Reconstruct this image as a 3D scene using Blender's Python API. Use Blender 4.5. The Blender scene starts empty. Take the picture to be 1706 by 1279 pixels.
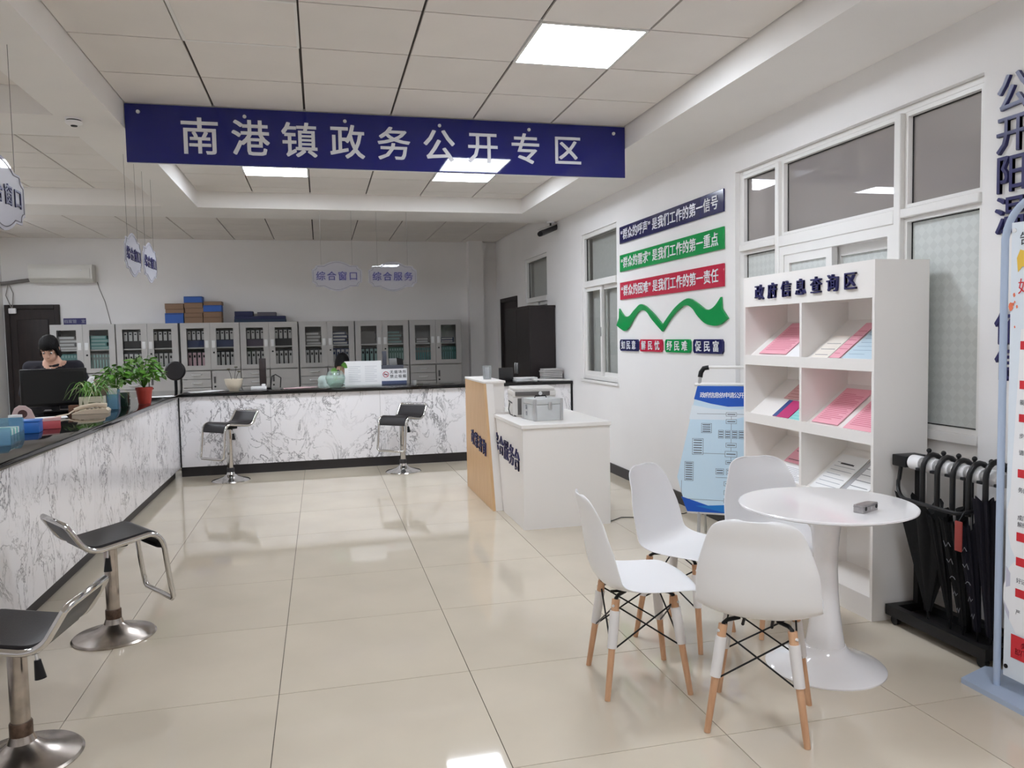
import bpy, bmesh, math, random
from mathutils import Vector, Matrix
random.seed(4)
D = bpy.data; SC = bpy.context.scene; COL = SC.collection
PI = math.pi
# ------------------------------------------------------------------ camera, world, exposure
cd = D.cameras.new('camera'); cam = D.objects.new('camera', cd); COL.objects.link(cam)
cd.sensor_width = 36.0; cd.lens = 36.0 * 1291.74 / 1706.0; cd.clip_end = 60; cd.clip_start = 0.02
_y, _p, _r = 0.240895, -0.0613004, -0.0192330
_f = Vector((math.sin(_y)*math.cos(_p), math.cos(_y)*math.cos(_p), math.sin(_p)))
_rt = Vector((math.cos(_y), -math.sin(_y), 0)); _up = _rt.cross(_f)
_c, _s = math.cos(_r), math.sin(_r)
_R = _c*_rt + _s*_up; _U = -_s*_rt + _c*_up
cam.matrix_world = Matrix(((_R.x, _U.x, -_f.x, 0), (_R.y, _U.y, -_f.y, 0), (_R.z, _U.z, -_f.z, 1.459), (0, 0, 0, 1)))
SC.camera = cam
w = D.worlds.new('world'); SC.world = w; w.use_nodes = True
w.node_tree.nodes['Background'].inputs[0].default_value = (0.6, 0.65, 0.7, 1)
w.node_tree.nodes['Background'].inputs[1].default_value = 0.05
SC.view_settings.view_transform = 'Standard'; SC.view_settings.look = 'None'
SC.view_settings.gamma = 1.0; SC.view_settings.use_curve_mapping = False
SC.view_settings.exposure = 0.0
SC.cycles.diffuse_bounces = 8; SC.cycles.max_bounces = 14; SC.cycles.transparent_max_bounces = 24
LAMP = 38.0           # radiance of the ceiling panels
# ------------------------------------------------------------------ materials
def lin(c): return tuple(((v/255)/12.92 if v/255 <= 0.04045 else ((v/255+0.055)/1.055)**2.4) for v in c)
MATS = {}
def M(name, rgb, rough=0.5, metal=0.0, spec=0.5, coat=0.0, var=0.0, vscale=8.0, bump=0.0, bscale=60.0, emit=None, rand=0.0):
    if name in MATS: return MATS[name]
    m = D.materials.new(name); m.use_nodes = True; nt = m.node_tree; b = nt.nodes['Principled BSDF']
    col = (*lin(rgb), 1)
    b.inputs['Base Color'].default_value = col; b.inputs['Roughness'].default_value = rough
    b.inputs['Metallic'].default_value = metal; b.inputs['Specular IOR Level'].default_value = spec
    b.inputs['Coat Weight'].default_value = coat; b.inputs['Coat Roughness'].default_value = 0.05
    tc = nt.nodes.new('ShaderNodeTexCoord')
    if var > 0:
        n = nt.nodes.new('ShaderNodeTexNoise'); n.inputs['Scale'].default_value = vscale; n.inputs['Detail'].default_value = 5
        r = nt.nodes.new('ShaderNodeValToRGB')
        r.color_ramp.elements[0].position = 0.3; r.color_ramp.elements[1].position = 0.7
        r.color_ramp.elements[0].color = tuple(max(0, c*(1-var)) for c in col[:3]) + (1,)
        r.color_ramp.elements[1].color = tuple(min(1, c*(1+var)) for c in col[:3]) + (1,)
        nt.links.new(tc.outputs['Object'], n.inputs['Vector']); nt.links.new(n.outputs['Fac'], r.inputs['Fac'])
        out = r.outputs['Color']
        if rand > 0:
            oi = nt.nodes.new('ShaderNodeObjectInfo'); mr = nt.nodes.new('ShaderNodeMapRange')
            mr.inputs['To Min'].default_value = 1-rand; mr.inputs['To Max'].default_value = 1+rand
            nt.links.new(oi.outputs['Random'], mr.inputs['Value'])
            mx = nt.nodes.new('ShaderNodeVectorMath'); mx.operation = 'SCALE'
            nt.links.new(out, mx.inputs[0]); nt.links.new(mr.outputs[0], mx.inputs['Scale']); out = mx.outputs[0]
        nt.links.new(out, b.inputs['Base Color'])
    if bump > 0:
        n2 = nt.nodes.new('ShaderNodeTexNoise'); n2.inputs['Scale'].default_value = bscale; n2.inputs['Detail'].default_value = 3
        bp = nt.nodes.new('ShaderNodeBump'); bp.inputs['Strength'].default_value = bump; bp.inputs['Distance'].default_value = 0.01
        nt.links.new(tc.outputs['Object'], n2.inputs['Vector']); nt.links.new(n2.outputs['Fac'], bp.inputs['Height'])
        nt.links.new(bp.outputs['Normal'], b.inputs['Normal'])
    if emit:
        b.inputs['Emission Color'].default_value = (*lin(emit[0]), 1); b.inputs['Emission Strength'].default_value = emit[1]
    MATS[name] = m; return m
def glassy(name, tint, body=0.0, bodycol=(230, 235, 235), ior=1.45, rough=0.0):
    """thin sheet: what passes through, a milky body, and a Fresnel reflection"""
    if name in MATS: return MATS[name]
    m = D.materials.new(name); m.use_nodes = True; nt = m.node_tree; nt.nodes.clear()
    o = nt.nodes.new('ShaderNodeOutputMaterial'); tr = nt.nodes.new('ShaderNodeBsdfTransparent')
    tr.inputs[0].default_value = (*lin(tint), 1)
    df = nt.nodes.new('ShaderNodeBsdfPrincipled'); df.inputs['Base Color'].default_value = (*lin(bodycol), 1); df.inputs['Roughness'].default_value = 0.4
    m1 = nt.nodes.new('ShaderNodeMixShader'); m1.inputs[0].default_value = body
    nt.links.new(tr.outputs[0], m1.inputs[1]); nt.links.new(df.outputs[0], m1.inputs[2])
    gl = nt.nodes.new('ShaderNodeBsdfGlossy'); gl.inputs['Roughness'].default_value = rough
    fr = nt.nodes.new('ShaderNodeFresnel'); fr.inputs['IOR'].default_value = ior
    m2 = nt.nodes.new('ShaderNodeMixShader')
    ge = nt.nodes.new('ShaderNodeNewGeometry'); iv = nt.nodes.new('ShaderNodeMath'); iv.operation = 'SUBTRACT'; iv.inputs[0].default_value = 1.0
    mu = nt.nodes.new('ShaderNodeMath'); mu.operation = 'MULTIPLY'; nt.links.new(ge.outputs['Backfacing'], iv.inputs[1]); nt.links.new(iv.outputs[0], mu.inputs[0]); nt.links.new(fr.outputs[0], mu.inputs[1])
    nt.links.new(mu.outputs[0], m2.inputs[0]); nt.links.new(m1.outputs[0], m2.inputs[1]); nt.links.new(gl.outputs[0], m2.inputs[2])
    nt.links.new(m2.outputs[0], o.inputs[0]); MATS[name] = m; return m
def marble():
    m = D.materials.new('white_marble'); m.use_nodes = True; nt = m.node_tree; b = nt.nodes['Principled BSDF']
    L = nt.links.new; N = nt.nodes.new
    tc = N('ShaderNodeTexCoord'); mp = N('ShaderNodeMapping')
    mp.inputs['Rotation'].default_value = (0.35, 0.45, 0.3); mp.inputs['Scale'].default_value = (1.0, 1.0, 0.62)
    L(tc.outputs['Object'], mp.inputs['Vector'])
    def vein(scale, lo, dist, seed):
        ms = N('ShaderNodeTexNoise'); ms.inputs['Scale'].default_value = scale; ms.inputs['Detail'].default_value = 8
        ms.inputs['Roughness'].default_value = 0.62; ms.inputs['Distortion'].default_value = dist
        ad = N('ShaderNodeVectorMath'); ad.inputs[1].default_value = (seed, seed*2, -seed); L(mp.outputs[0], ad.inputs[0]); L(ad.outputs[0], ms.inputs['Vector'])
        s = N('ShaderNodeMath'); s.operation = 'SUBTRACT'; s.inputs[1].default_value = 0.5; L(ms.outputs['Fac'], s.inputs[0])
        a = N('ShaderNodeMath'); a.operation = 'ABSOLUTE'; L(s.outputs[0], a.inputs[0])
        r = N('ShaderNodeMapRange'); r.inputs['From Min'].default_value = 0.0; r.inputs['From Max'].default_value = lo
        r.inputs['To Min'].default_value = 1.0; r.inputs['To Max'].default_value = 0.0; L(a.outputs[0], r.inputs['Value']); return r.outputs[0]
    v1 = vein(3.2, 0.016, 1.1, 3.1); v2 = vein(6.5, 0.020, 0.8, 7.7)
    mk = N('ShaderNodeTexNoise'); mk.inputs['Scale'].default_value = 3.4; L(mp.outputs[0], mk.inputs['Vector'])
    mr = N('ShaderNodeMapRange'); mr.inputs['From Min'].default_value = 0.44; mr.inputs['From Max'].default_value = 0.62; L(mk.outputs['Fac'], mr.inputs['Value'])
    mu = N('ShaderNodeMath'); mu.operation = 'MULTIPLY'; L(v2, mu.inputs[0]); L(mr.outputs[0], mu.inputs[1])
    mr1 = N('ShaderNodeMapRange'); mr1.inputs['From Min'].default_value = 0.36; mr1.inputs['From Max'].default_value = 0.55; mr1.inputs['To Min'].default_value = 0.15; L(mk.outputs['Fac'], mr1.inputs['Value'])
    mu1 = N('ShaderNodeMath'); mu1.operation = 'MULTIPLY'; L(v1, mu1.inputs[0]); L(mr1.outputs[0], mu1.inputs[1])
    mx = N('ShaderNodeMath'); mx.operation = 'MAXIMUM'; L(mu.outputs[0], mx.inputs[0]); L(mu1.outputs[0], mx.inputs[1])
    cl = N('ShaderNodeTexNoise'); cl.inputs['Scale'].default_value = 1.6; L(mp.outputs[0], cl.inputs['Vector'])
    rp = N('ShaderNodeValToRGB'); rp.color_ramp.elements[0].color = (*lin((232, 230, 233)), 1); rp.color_ramp.elements[1].color = (*lin((246, 244, 246)), 1)
    L(cl.outputs['Fac'], rp.inputs['Fac'])
    mc = N('ShaderNodeMix'); mc.data_type = 'RGBA'; mc.inputs['B'].default_value = (*lin((88, 86, 92)), 1)
    ml = N('ShaderNodeMath'); ml.operation = 'MULTIPLY'; ml.inputs[1].default_value = 0.9; L(mx.outputs[0], ml.inputs[0])
    L(ml.outputs[0], mc.inputs['Factor']); L(rp.outputs[0], mc.inputs['A']); L(mc.outputs['Result'], b.inputs['Base Color'])
    b.inputs['Roughness'].default_value = 0.16; MATS['marble'] = m; return m
def frosted():
    m = D.materials.new('patterned_frosted_glass'); m.use_nodes = True; nt = m.node_tree; b = nt.nodes['Principled BSDF']
    L = nt.links.new; N = nt.nodes.new
    b.inputs['Base Color'].default_value = (*lin((206, 210, 207)), 1); b.inputs['Roughness'].default_value = 0.35
    tc = N('ShaderNodeTexCoord'); mp = N('ShaderNodeMapping'); mp.inputs['Rotation'].default_value = (PI/4, 0, 0); mp.inputs['Scale'].default_value = (1, 26, 26)
    L(tc.outputs['Object'], mp.inputs['Vector']); ck = N('ShaderNodeTexChecker'); ck.inputs['Scale'].default_value = 1.0
    ck.inputs['Color1'].default_value = (*lin((208, 212, 209)), 1); ck.inputs['Color2'].default_value = (*lin((201, 205, 202)), 1)
    L(mp.outputs[0], ck.inputs['Vector']); bp = N('ShaderNodeBump'); bp.inputs['Strength'].default_value = 0.25; bp.inputs['Distance'].default_value = 0.004
    L(ck.outputs['Fac'], bp.inputs['Height']); L(bp.outputs[0], b.inputs['Normal']); L(ck.outputs['Color'], b.inputs['Base Color'])
    MATS['frosted'] = m; return m
def wood(name, c1, c2, rough, scale=(1, 1, 9), sc=6):
    if name in MATS: return MATS[name]
    m = D.materials.new(name); m.use_nodes = True; nt = m.node_tree; b = nt.nodes['Principled BSDF']; L = nt.links.new; N = nt.nodes.new
    tc = N('ShaderNodeTexCoord'); mp = N('ShaderNodeMapping'); mp.inputs['Scale'].default_value = scale; L(tc.outputs['Object'], mp.inputs['Vector'])
    n = N('ShaderNodeTexNoise'); n.inputs['Scale'].default_value = sc; n.inputs['Detail'].default_value = 6; L(mp.outputs[0], n.inputs['Vector'])
    r = N('ShaderNodeValToRGB'); r.color_ramp.elements[0].color = (*lin(c1), 1); r.color_ramp.elements[1].color = (*lin(c2), 1)
    r.color_ramp.elements[0].position = 0.3; r.color_ramp.elements[1].position = 0.7
    L(n.outputs['Fac'], r.inputs['Fac']); L(r.outputs[0], b.inputs['Base Color']); b.inputs['Roughness'].default_value = rough; MATS[name] = m; return m

wallm = M('wall_paint', (236, 234, 233), 0.75, bump=0.05, bscale=150, var=0.015, vscale=2)
ceilm = M('soffit_paint', (234, 231, 228), 0.8, var=0.02, vscale=2)
tilem = M('ceiling_tile_gypsum', (228, 223, 218), 0.85, var=0.02, vscale=3, rand=0.025)
gapm = M('ceiling_gap', (70, 64, 60), 0.8)
floorm = M('polished_porcelain', (205, 194, 176), 0.045, spec=0.5, var=0.045, vscale=2.2, rand=0.02)
groutm = M('floor_grout', (70, 60, 52), 0.7)
marble(); frosted()
granite = M('black_granite', (17, 15, 16), 0.05, spec=0.4, var=0.35, vscale=90)
plinthm = M('dark_plinth', (46, 43, 45), 0.45)
chrome = M('chrome', (205, 203, 200), 0.12, 1.0)
chromew = M('worn_chrome', (180, 171, 163), 0.24, 1.0, var=0.25, vscale=14)
rust = M('rusty_chrome', (92, 74, 62), 0.4, 0.7, var=0.4, vscale=40)
blackl = M('black_leather', (36, 33, 35), 0.42, bump=0.15, bscale=250)
blackp = M('black_plastic', (17, 16, 18), 0.42, spec=0.35)
whitep = M('white_plastic', (236, 235, 236), 0.28, spec=0.5)
whitel = M('white_laminate', (238, 234, 230), 0.35)
whitef = M('white_frame', (232, 230, 227), 0.35)
tablem = M('white_lacquer', (240, 238, 238), 0.12, coat=0.3)
beech = wood('beech_wood', (196, 148, 112), (218, 174, 138), 0.45, (9, 9, 1.2), 4)
maple = wood('maple_laminate', (205, 165, 118), (216, 178, 132), 0.4, (6, 6, 0.8), 4)
darkw = wood('dark_brown_wood', (28, 20, 19), (42, 30, 28), 0.6, (5, 5, 0.7), 5)
wardw = wood('wardrobe_veneer', (28, 21, 21), (36, 27, 27), 0.5, (4, 4, 0.6), 4)
navy = M('navy_acrylic', (24, 30, 112), 0.035, spec=0.5, bump=0.03, bscale=1.6)
navyp = M('navy_panel', (28, 30, 86), 0.13)
greenp = M('green_panel', (6, 148, 74), 0.13)
redp = M('red_panel', (192, 34, 66), 0.13)
silverlet = M('silver_white_letter', (225, 226, 232), 0.35)
whitelet = M('white_letter', (240, 240, 244), 0.4)
navylet = M('navy_letter', (34, 32, 90), 0.35)
navyflat = M('navy_print', (38, 36, 92), 0.5)
greym = M('grey_steel', (186, 184, 182), 0.42, var=0.02, vscale=3)
greyd = M('grey_steel_inside', (120, 118, 118), 0.6)
alu = M('aluminium', (200, 200, 200), 0.35, 0.9)
silverp = M('silver_handle', (226, 226, 226), 0.35, 0.15)
glass = glassy('clear_glass', (242, 243, 242), 0.0)
paneg = glassy('grey_window_glass', (215, 212, 210), 0.36, (206, 198, 194), 1.55)
acryl = glassy('clear_acrylic', (238, 238, 242), 0.05, (225, 225, 232), 1.45)
acrylw = glassy('milky_acrylic', (232, 234, 240), 0.50, (226, 226, 236), 1.45)
blueac = glassy('blue_acrylic', (206, 230, 242), 0.22, (170, 210, 230), 1.4)
waterglass = glassy('pale_green_glass', (246, 251, 248), 0.16, (222, 234, 230), 1.4)
paper = M('white_paper', (240, 240, 240), 0.6)
pinkpaper = M('pink_paper', (240, 172, 186), 0.6)
skinm = M('skin', (222, 178, 156), 0.5)
hairm = M('black_hair', (16, 13, 14), 0.65, spec=0.25, bump=0.5, bscale=120)
navycloth = M('navy_jacket', (26, 24, 36), 0.8)
mintcloth = M('mint_shirt', (206, 224, 218), 0.8)
trousers = M('dark_trousers', (34, 34, 40), 0.85)
leafm = M('leaf_green', (92, 148, 50), 0.4, var=0.35, vscale=9, rand=0.3)
leafp = M('pale_leaf', (112, 150, 78), 0.45, var=0.3, vscale=12, rand=0.3)
soil = M('potting_soil', (46, 36, 30), 0.9)
lampm = M('light_diffuser', (245, 245, 245), 0.5, emit=((236, 244, 255), LAMP))
inkm = M('grey_print', (96, 98, 106), 0.6)
blackink = M('black_print', (30, 30, 34), 0.6)

# ------------------------------------------------------------------ mesh builder
class MB:
    def __init__(s): s.bm = bmesh.new(); s.mi = 0
    def _new(s, n0):
        s.bm.faces.ensure_lookup_table()
        for f in s.bm.faces[n0:]: f.material_index = s.mi
    def hexa(s, P):
        n0 = len(s.bm.faces); v = [s.bm.verts.new(p) for p in P]
        for q in ((0, 3, 2, 1), (4, 5, 6, 7), (0, 1, 5, 4), (1, 2, 6, 5), (2, 3, 7, 6), (3, 0, 4, 7)): s.bm.faces.new([v[i] for i in q])
        s._new(n0); return s
    def box(s, x0, x1, y0, y1, z0, z1, bev=0.0, seg=2):
        if x0 > x1: x0, x1 = x1, x0
        if y0 > y1: y0, y1 = y1, y0
        if z0 > z1: z0, z1 = z1, z0
        n0 = len(s.bm.faces); nv = len(s.bm.verts)
        s.hexa([(x0, y0, z0), (x1, y0, z0), (x1, y1, z0), (x0, y1, z0), (x0, y0, z1), (x1, y0, z1), (x1, y1, z1), (x0, y1, z1)])
        if bev > 0:
            s.bm.verts.ensure_lookup_table(); vs = s.bm.verts[nv:]; es = list({e for v in vs for e in v.link_edges})
            bmesh.ops.bevel(s.bm, geom=es, offset=bev, segments=seg, affect='EDGES', profile=0.5)
        return s
    def prism(s, pts, o, u, v, n, d):
        """polygon pts (2d) on plane o + a*u + b*v, thickened by d along n"""
        n0 = len(s.bm.faces); o, u, v, n = map(Vector, (o, u, v, n))
        a = [s.bm.verts.new(o + u*x + v*y) for x, y in pts]; b = [s.bm.verts.new(o + u*x + v*y + n*d) for x, y in pts]
        s.bm.faces.new(a[::-1]); s.bm.faces.new(b)
        k = len(pts)
        for i in range(k): s.bm.faces.new((a[i], a[(i+1) % k], b[(i+1) % k], b[i]))
        s._new(n0); return s
    def rings(s, R, close=False, cap=True):
        n0 = len(s.bm.faces); V = [[s.bm.verts.new(p) for p in r] for r in R]; k = len(R[0])
        for i in range(len(V) - (0 if close else 1)):
            A, B = V[i], V[(i+1) % len(V)]
            for j in range(k): s.bm.faces.new((A[j], A[(j+1) % k], B[(j+1) % k], B[j]))
        if cap and not close: s.bm.faces.new(V[0][::-1]); s.bm.faces.new(V[-1])
        s._new(n0); return s
    def cone(s, p0, p1, r0, r1, n=14):
        p0, p1 = Vector(p0), Vector(p1); d = (p1-p0).normalized()
        a = d.orthogonal().normalized(); b = d.cross(a)
        return s.rings([[p + a*(r*math.cos(2*PI*j/n)) + b*(r*math.sin(2*PI*j/n)) for j in range(n)] for p, r in ((p0, r0), (p1, r1))])
    def tube(s, pts, r, n=8, closed=False, flat=None):
        """swept tube; flat=(rw, rn) gives an elliptical / strap section"""
        P = [Vector(p) for p in pts]; k = len(P); R = []; a = None
        for i in range(k):
            t = (P[(i+1) % k] - P[i-1]) if closed or 0 < i < k-1 else (P[1]-P[0] if i == 0 else P[-1]-P[-2])
            t.normalize()
            a = (t.orthogonal() if a is None else a - t*a.dot(t)).normalized(); b = t.cross(a)
            rr = r[i] if isinstance(r, (list, tuple)) else r
            R.append([P[i] + a*(rr*math.cos(2*PI*j/n)) + b*(rr*math.sin(2*PI*j/n)) for j in range(n)])
        return s.rings(R, close=closed)
    def lathe(s, prof, n=32, c=(0, 0)):
        R = [[(c[0]+r*math.cos(2*PI*j/n), c[1]+r*math.sin(2*PI*j/n), z) for j in range(n)] for r, z in prof]
        return s.rings(R)
    def ball(s, c, r, n=12, m=8):
        rx, ry, rz = (r, r, r) if not isinstance(r, (tuple, list)) else r
        R = []
        for i in range(m+1):
            t = -PI/2 + PI*min(max(i/m, 0.03), 0.97)
            R.append([(c[0]+rx*math.cos(t)*math.cos(2*PI*j/n), c[1]+ry*math.cos(t)*math.sin(2*PI*j/n), c[2]+rz*math.sin(t)) for j in range(n)])
        return s.rings(R)
    def build(s, name, mats, parent=None, loc=None, smooth=40):
        bm = s.bm; bmesh.ops.recalc_face_normals(bm, faces=bm.faces)
        me = D.meshes.new(name)
        if smooth:
            for f in bm.faces: f.smooth = True
            for e in bm.edges:
                if len(e.link_faces) == 2 and e.calc_face_angle(0) > math.radians(smooth): e.smooth = False
        bm.to_mesh(me); bm.free()
        for m in (mats if isinstance(mats, (list, tuple)) else [mats]): me.materials.append(m)
        return put(name, me, parent, loc)
def put(name, me, parent=None, loc=None):
    o = D.objects.new(name, me); COL.objects.link(o)
    if parent: o.parent = parent
    if loc: o.location = loc
    return o
def tag(o, label, cat, group=None):
    o['label'] = label; o['category'] = cat
    if group: o['group'] = group
    return o
def thing(name, label, cat, loc=(0, 0, 0), rz=0.0, group=None):
    o = D.objects.new(name, None); COL.objects.link(o); o.location = loc; o.rotation_euler = (0, 0, rz); o.empty_display_size = 0.1
    return tag(o, label, cat, group)
def struct(o): o['kind'] = 'structure'; return o
def root_struct(name, loc=(0, 0, 0)):
    o = D.objects.new(name, None); COL.objects.link(o); o.location = loc; return struct(o)
def kids(o): return [c for c in D.objects if c.parent == o]
def dup(root, loc, rz, label=None, group=None):
    r = root.copy(); COL.objects.link(r); r.location = loc; r.rotation_euler = (0, 0, rz)
    if label: r['label'] = label
    if group: r['group'] = group
    for ch in list(root.children):
        c = ch.copy(); COL.objects.link(c); c.parent = r
        for g in list(ch.children):
            d = g.copy(); COL.objects.link(d); d.parent = c
    return r
def bez(p0, p1, p2, n=6):
    p0, p1, p2 = map(Vector, (p0, p1, p2)); return [p0*(1-t)**2 + p1*2*t*(1-t) + p2*t*t for t in [i/n for i in range(n+1)]]
# ------------------------------------------------------------------ lettering
CHARS_B = '南港镇政务公开专区“群众的呼声”是我们工作第一信号需求重点困难责任如民意解忧纾促富综合服台策咨询府息查阳温依窗口无烟场所禁止吸国申请办理流程业'
CHARS_L = '步请责务成解好记严部门能收到结告知档案管室国信息公开服务指南'
GL = {}
def make_glyphs():
    todo = []
    for key, chars, off in (('b', CHARS_B, 0.0), ('l', CHARS_L, 0.0)):
        for ch in sorted(set(chars)):
            cu = D.curves.new('t', 'FONT'); cu.body = ch; cu.size = 1; cu.extrude = 0.5; cu.offset = off; cu.align_x = 'CENTER'; cu.resolution_u = 2
            o = D.objects.new('t', cu); COL.objects.link(o); todo.append((key, ch, o, cu))
    bpy.context.view_layer.update(); dg = bpy.context.evaluated_depsgraph_get(); ref = {}
    for key, ch, o, cu in todo:
        me = D.meshes.new_from_object(o.evaluated_get(dg)); GL[key+ch] = me
        if ch == '国':
            ys = [v.co.y for v in me.vertices]; xs = [v.co.x for v in me.vertices]
            ref[key] = ((max(ys)+min(ys))/2, (max(xs)+min(xs))/2, max(ys)-min(ys))
    for key, ch, o, cu in todo:
        cy, cx, h = ref[key]; me = GL[key+ch]
        me.transform(Matrix.Scale(1.0/h, 4, (1, 0, 0)) @ Matrix.Scale(1.0/h, 4, (0, 1, 0)) @ Matrix.Translation((-cx, -cy, 0)))
        if key == 'b':
            bm = bmesh.new()
            for kk, (dx, dy) in enumerate(((-0.014, -0.010), (0.014, -0.010), (-0.014, 0.010), (0.014, 0.010))):
                n0 = len(bm.verts); bm.from_mesh(me); bm.verts.ensure_lookup_table()
                for v in bm.verts[n0:]: v.co.x += dx; v.co.y += dy; v.co.z = -0.5 if v.co.z < 0 else 0.5+0.06*kk
            bm.to_mesh(me); bm.free()
        if ch in '“”':
            xs = [v.co.x for v in me.vertices]; me.transform(Matrix.Translation((-(max(xs)+min(xs))/2, 0, 0)))
        D.objects.remove(o); D.curves.remove(cu)
make_glyphs()
def text(s, parent, c0, c1, xdir, h, depth, mat, name='character', key='b', wscale=1.0, joined=False, up=(0, 0, 1), cat=None, kind=None):
    """characters from centre c0 (first) to c1 (last), standing out by depth along xdir x up; h = character height"""
    xd = Vector(xdir).normalized(); u = Vector(up).normalized(); n = xd.cross(u); c0, c1 = Vector(c0), Vector(c1); out = []
    bmj = bmesh.new() if joined else None
    hh = h if isinstance(h, (tuple, list)) else (h, h)
    adv = {'“': 0.5, '”': 0.5, ' ': 0.25}; pos = []; x = 0
    for ch in s: wd = adv.get(ch, 1.0); pos.append(x+wd/2); x += wd
    for i, ch in enumerate(s):
        if ch == ' ' : continue
        t = (pos[i]-pos[0])/(pos[-1]-pos[0]) if len(s) > 1 else 0; c = c0.lerp(c1, t) + n*(depth/2); hi = hh[0]*(1-t)+hh[1]*t
        mt = Matrix(((xd.x*hi*wscale, u.x*hi, n.x*depth, c.x), (xd.y*hi*wscale, u.y*hi, n.y*depth, c.y), (xd.z*hi*wscale, u.z*hi, n.z*depth, c.z), (0, 0, 0, 1)))
        me = GL.get(key+ch)
        if me is None: continue
        if joined:
            m2 = me.copy(); m2.transform(mt); bmj.from_mesh(m2); D.meshes.remove(m2)
        else:
            m2 = me.copy(); m2.transform(mt); m2.materials.clear(); m2.materials.append(mat); out.append(put(name, m2, parent))
    if joined:
        me = D.meshes.new(name); bmj.to_mesh(me); bmj.free(); me.materials.append(mat); return put(name, me, parent)
    return out
# ------------------------------------------------------------------ room shell
XR, XL, YB, YF = 2.955, -4.54, 13.0, -2.6
ZC, ZB = 3.06, 2.89          # coffer ceiling, beam soffit
# floor
fl = struct(MB().box(XL-0.2, 6.2, YF-0.2, YB+0.2, -0.12, -0.004).build('floor', groutm))
xs = [XL] + [-0.214+0.8*k for k in range(-5, 4)] + [XR-0.002]
ys = [YF] + [2.474-0.8*k for k in range(6, 0, -1)] + [2.474, 3.268, 4.07, 4.86, 5.98, 6.78, 7.58, 8.38, 9.18, 9.98, 10.78, 11.58, 12.38] + [YB]
tm = {}
for i in range(len(xs)-1):
    for j in range(len(ys)-1):
        g = 0.0016; sx, sy = xs[i+1]-xs[i]-2*g, ys[j+1]-ys[j]-2*g; k = (round(sx, 3), round(sy, 3))
        if sx < 0.02 or sy < 0.02: continue
        if k in tm: o = put('floor_tile', tm[k], fl)
        else:
            o = MB().box(-sx/2, sx/2, -sy/2, sy/2, -0.010, 0.0).build('floor_tile', floorm, fl, smooth=0); tm[k] = o.data
        o.location = ((xs[i]+xs[i+1])/2, (ys[j]+ys[j+1])/2, 0)
# right wall with its openings
W = MB(); X0, X1 = XR, XR+0.24; TOP = 3.2
def wl(y0, y1, z0, z1): W.box(X0, X1, y0, y1, z0, z1)
wl(YF, 2.964, 0, TOP); wl(2.964, 5.135, 2.61, TOP); wl(5.135, 7.46, 0, TOP)
wl(7.46, 8.55, 0, 0.955); wl(7.46, 8.55, 2.60, TOP); wl(8.55, 9.97, 0, TOP)
wl(9.97, 11.08, 0, 0.955); wl(9.97, 11.08, 2.57, TOP); wl(11.08, 11.57, 0, TOP); wl(11.57, 12.67, 2.08, TOP); wl(12.67, YB, 0, TOP)
wr = struct(W.build('wall_right', wallm))
wb = struct(MB().box(XL-0.2, XR+0.24, YB, YB+0.2, 0, TOP).build('wall_back', wallm))
MB().box(2.448, 2.69, YB-0.18, YB, 0, ZC).build('pillar', wallm, wb)
struct(MB().box(XL-0.2, XL, YF-0.2, YB, 0, TOP).build('wall_left', wallm))
struct(MB().box(XL, XR+0.24, YF-0.2, YF, 0, TOP).build('wall_front', wallm))
# room on the other side of the glazed partition
struct(MB().box(5.6, 5.75, 0.6, 8.9, 0, TOP).build('wall_adjoining_far', wallm))
aw = struct(MB().box(X1, 5.6, 0.6, 0.75, 0, TOP).build('wall_adjoining_near', wallm)); 
struct(MB().box(X1, 5.6, 8.75, 8.9, 0, TOP).build('wall_adjoining_end', wallm))
# baseboards
struct(MB().box(XR-0.013, XR, 5.135, 8.85, 0, 0.10).build('baseboard_right', plinthm))
struct(MB().box(XR-0.013, XR, YF, 2.964, 0, 0.10).build('baseboard_right_near', plinthm))
# ceiling: plate, beams, soffit, tiles
ce = struct(MB().box(XL-0.2, 6.0, YF-0.2, YB+0.2, ZC+0.015, ZC+0.13).build('ceiling', gapm))
MB().box(-1.57, -1.216, YF, 8.88, ZB, ZC+0.02).build('beam', ceilm, ce)
MB().box(2.34, XR+0.01, YF, 9.6, ZB, ZC+0.02).build('soffit', ceilm, ce)
MB().box(-1.216, 2.34, 5.72, 5.99, ZB, ZC+0.02).build('beam', ceilm, ce)
MB().box(XL, -1.57, 5.46, 5.99, ZB, ZC+0.02).build('beam', ceilm, ce)
MB().box(XL, 2.34, 8.88, 9.6, ZB, ZC+0.02).build('beam', ceilm, ce)
MB().box(X1, 5.6, 0.75, 8.75, ZC, ZC+0.014).build('adjoining_ceiling_board', tilem, ce)
cm = {}
LAMPS = [(1.445, 4.2), (-0.355, 7.67), (1.445, 7.67), (-3.70, 7.62), (1.445, 0.6), (-0.355, 0.6), (-3.70, 3.4), (-3.97, 10.4)]  # both left-bay panels are assumed, added out of view to light that side
UNLIT = (-0.355, 4.2)
hid = MB()
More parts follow.
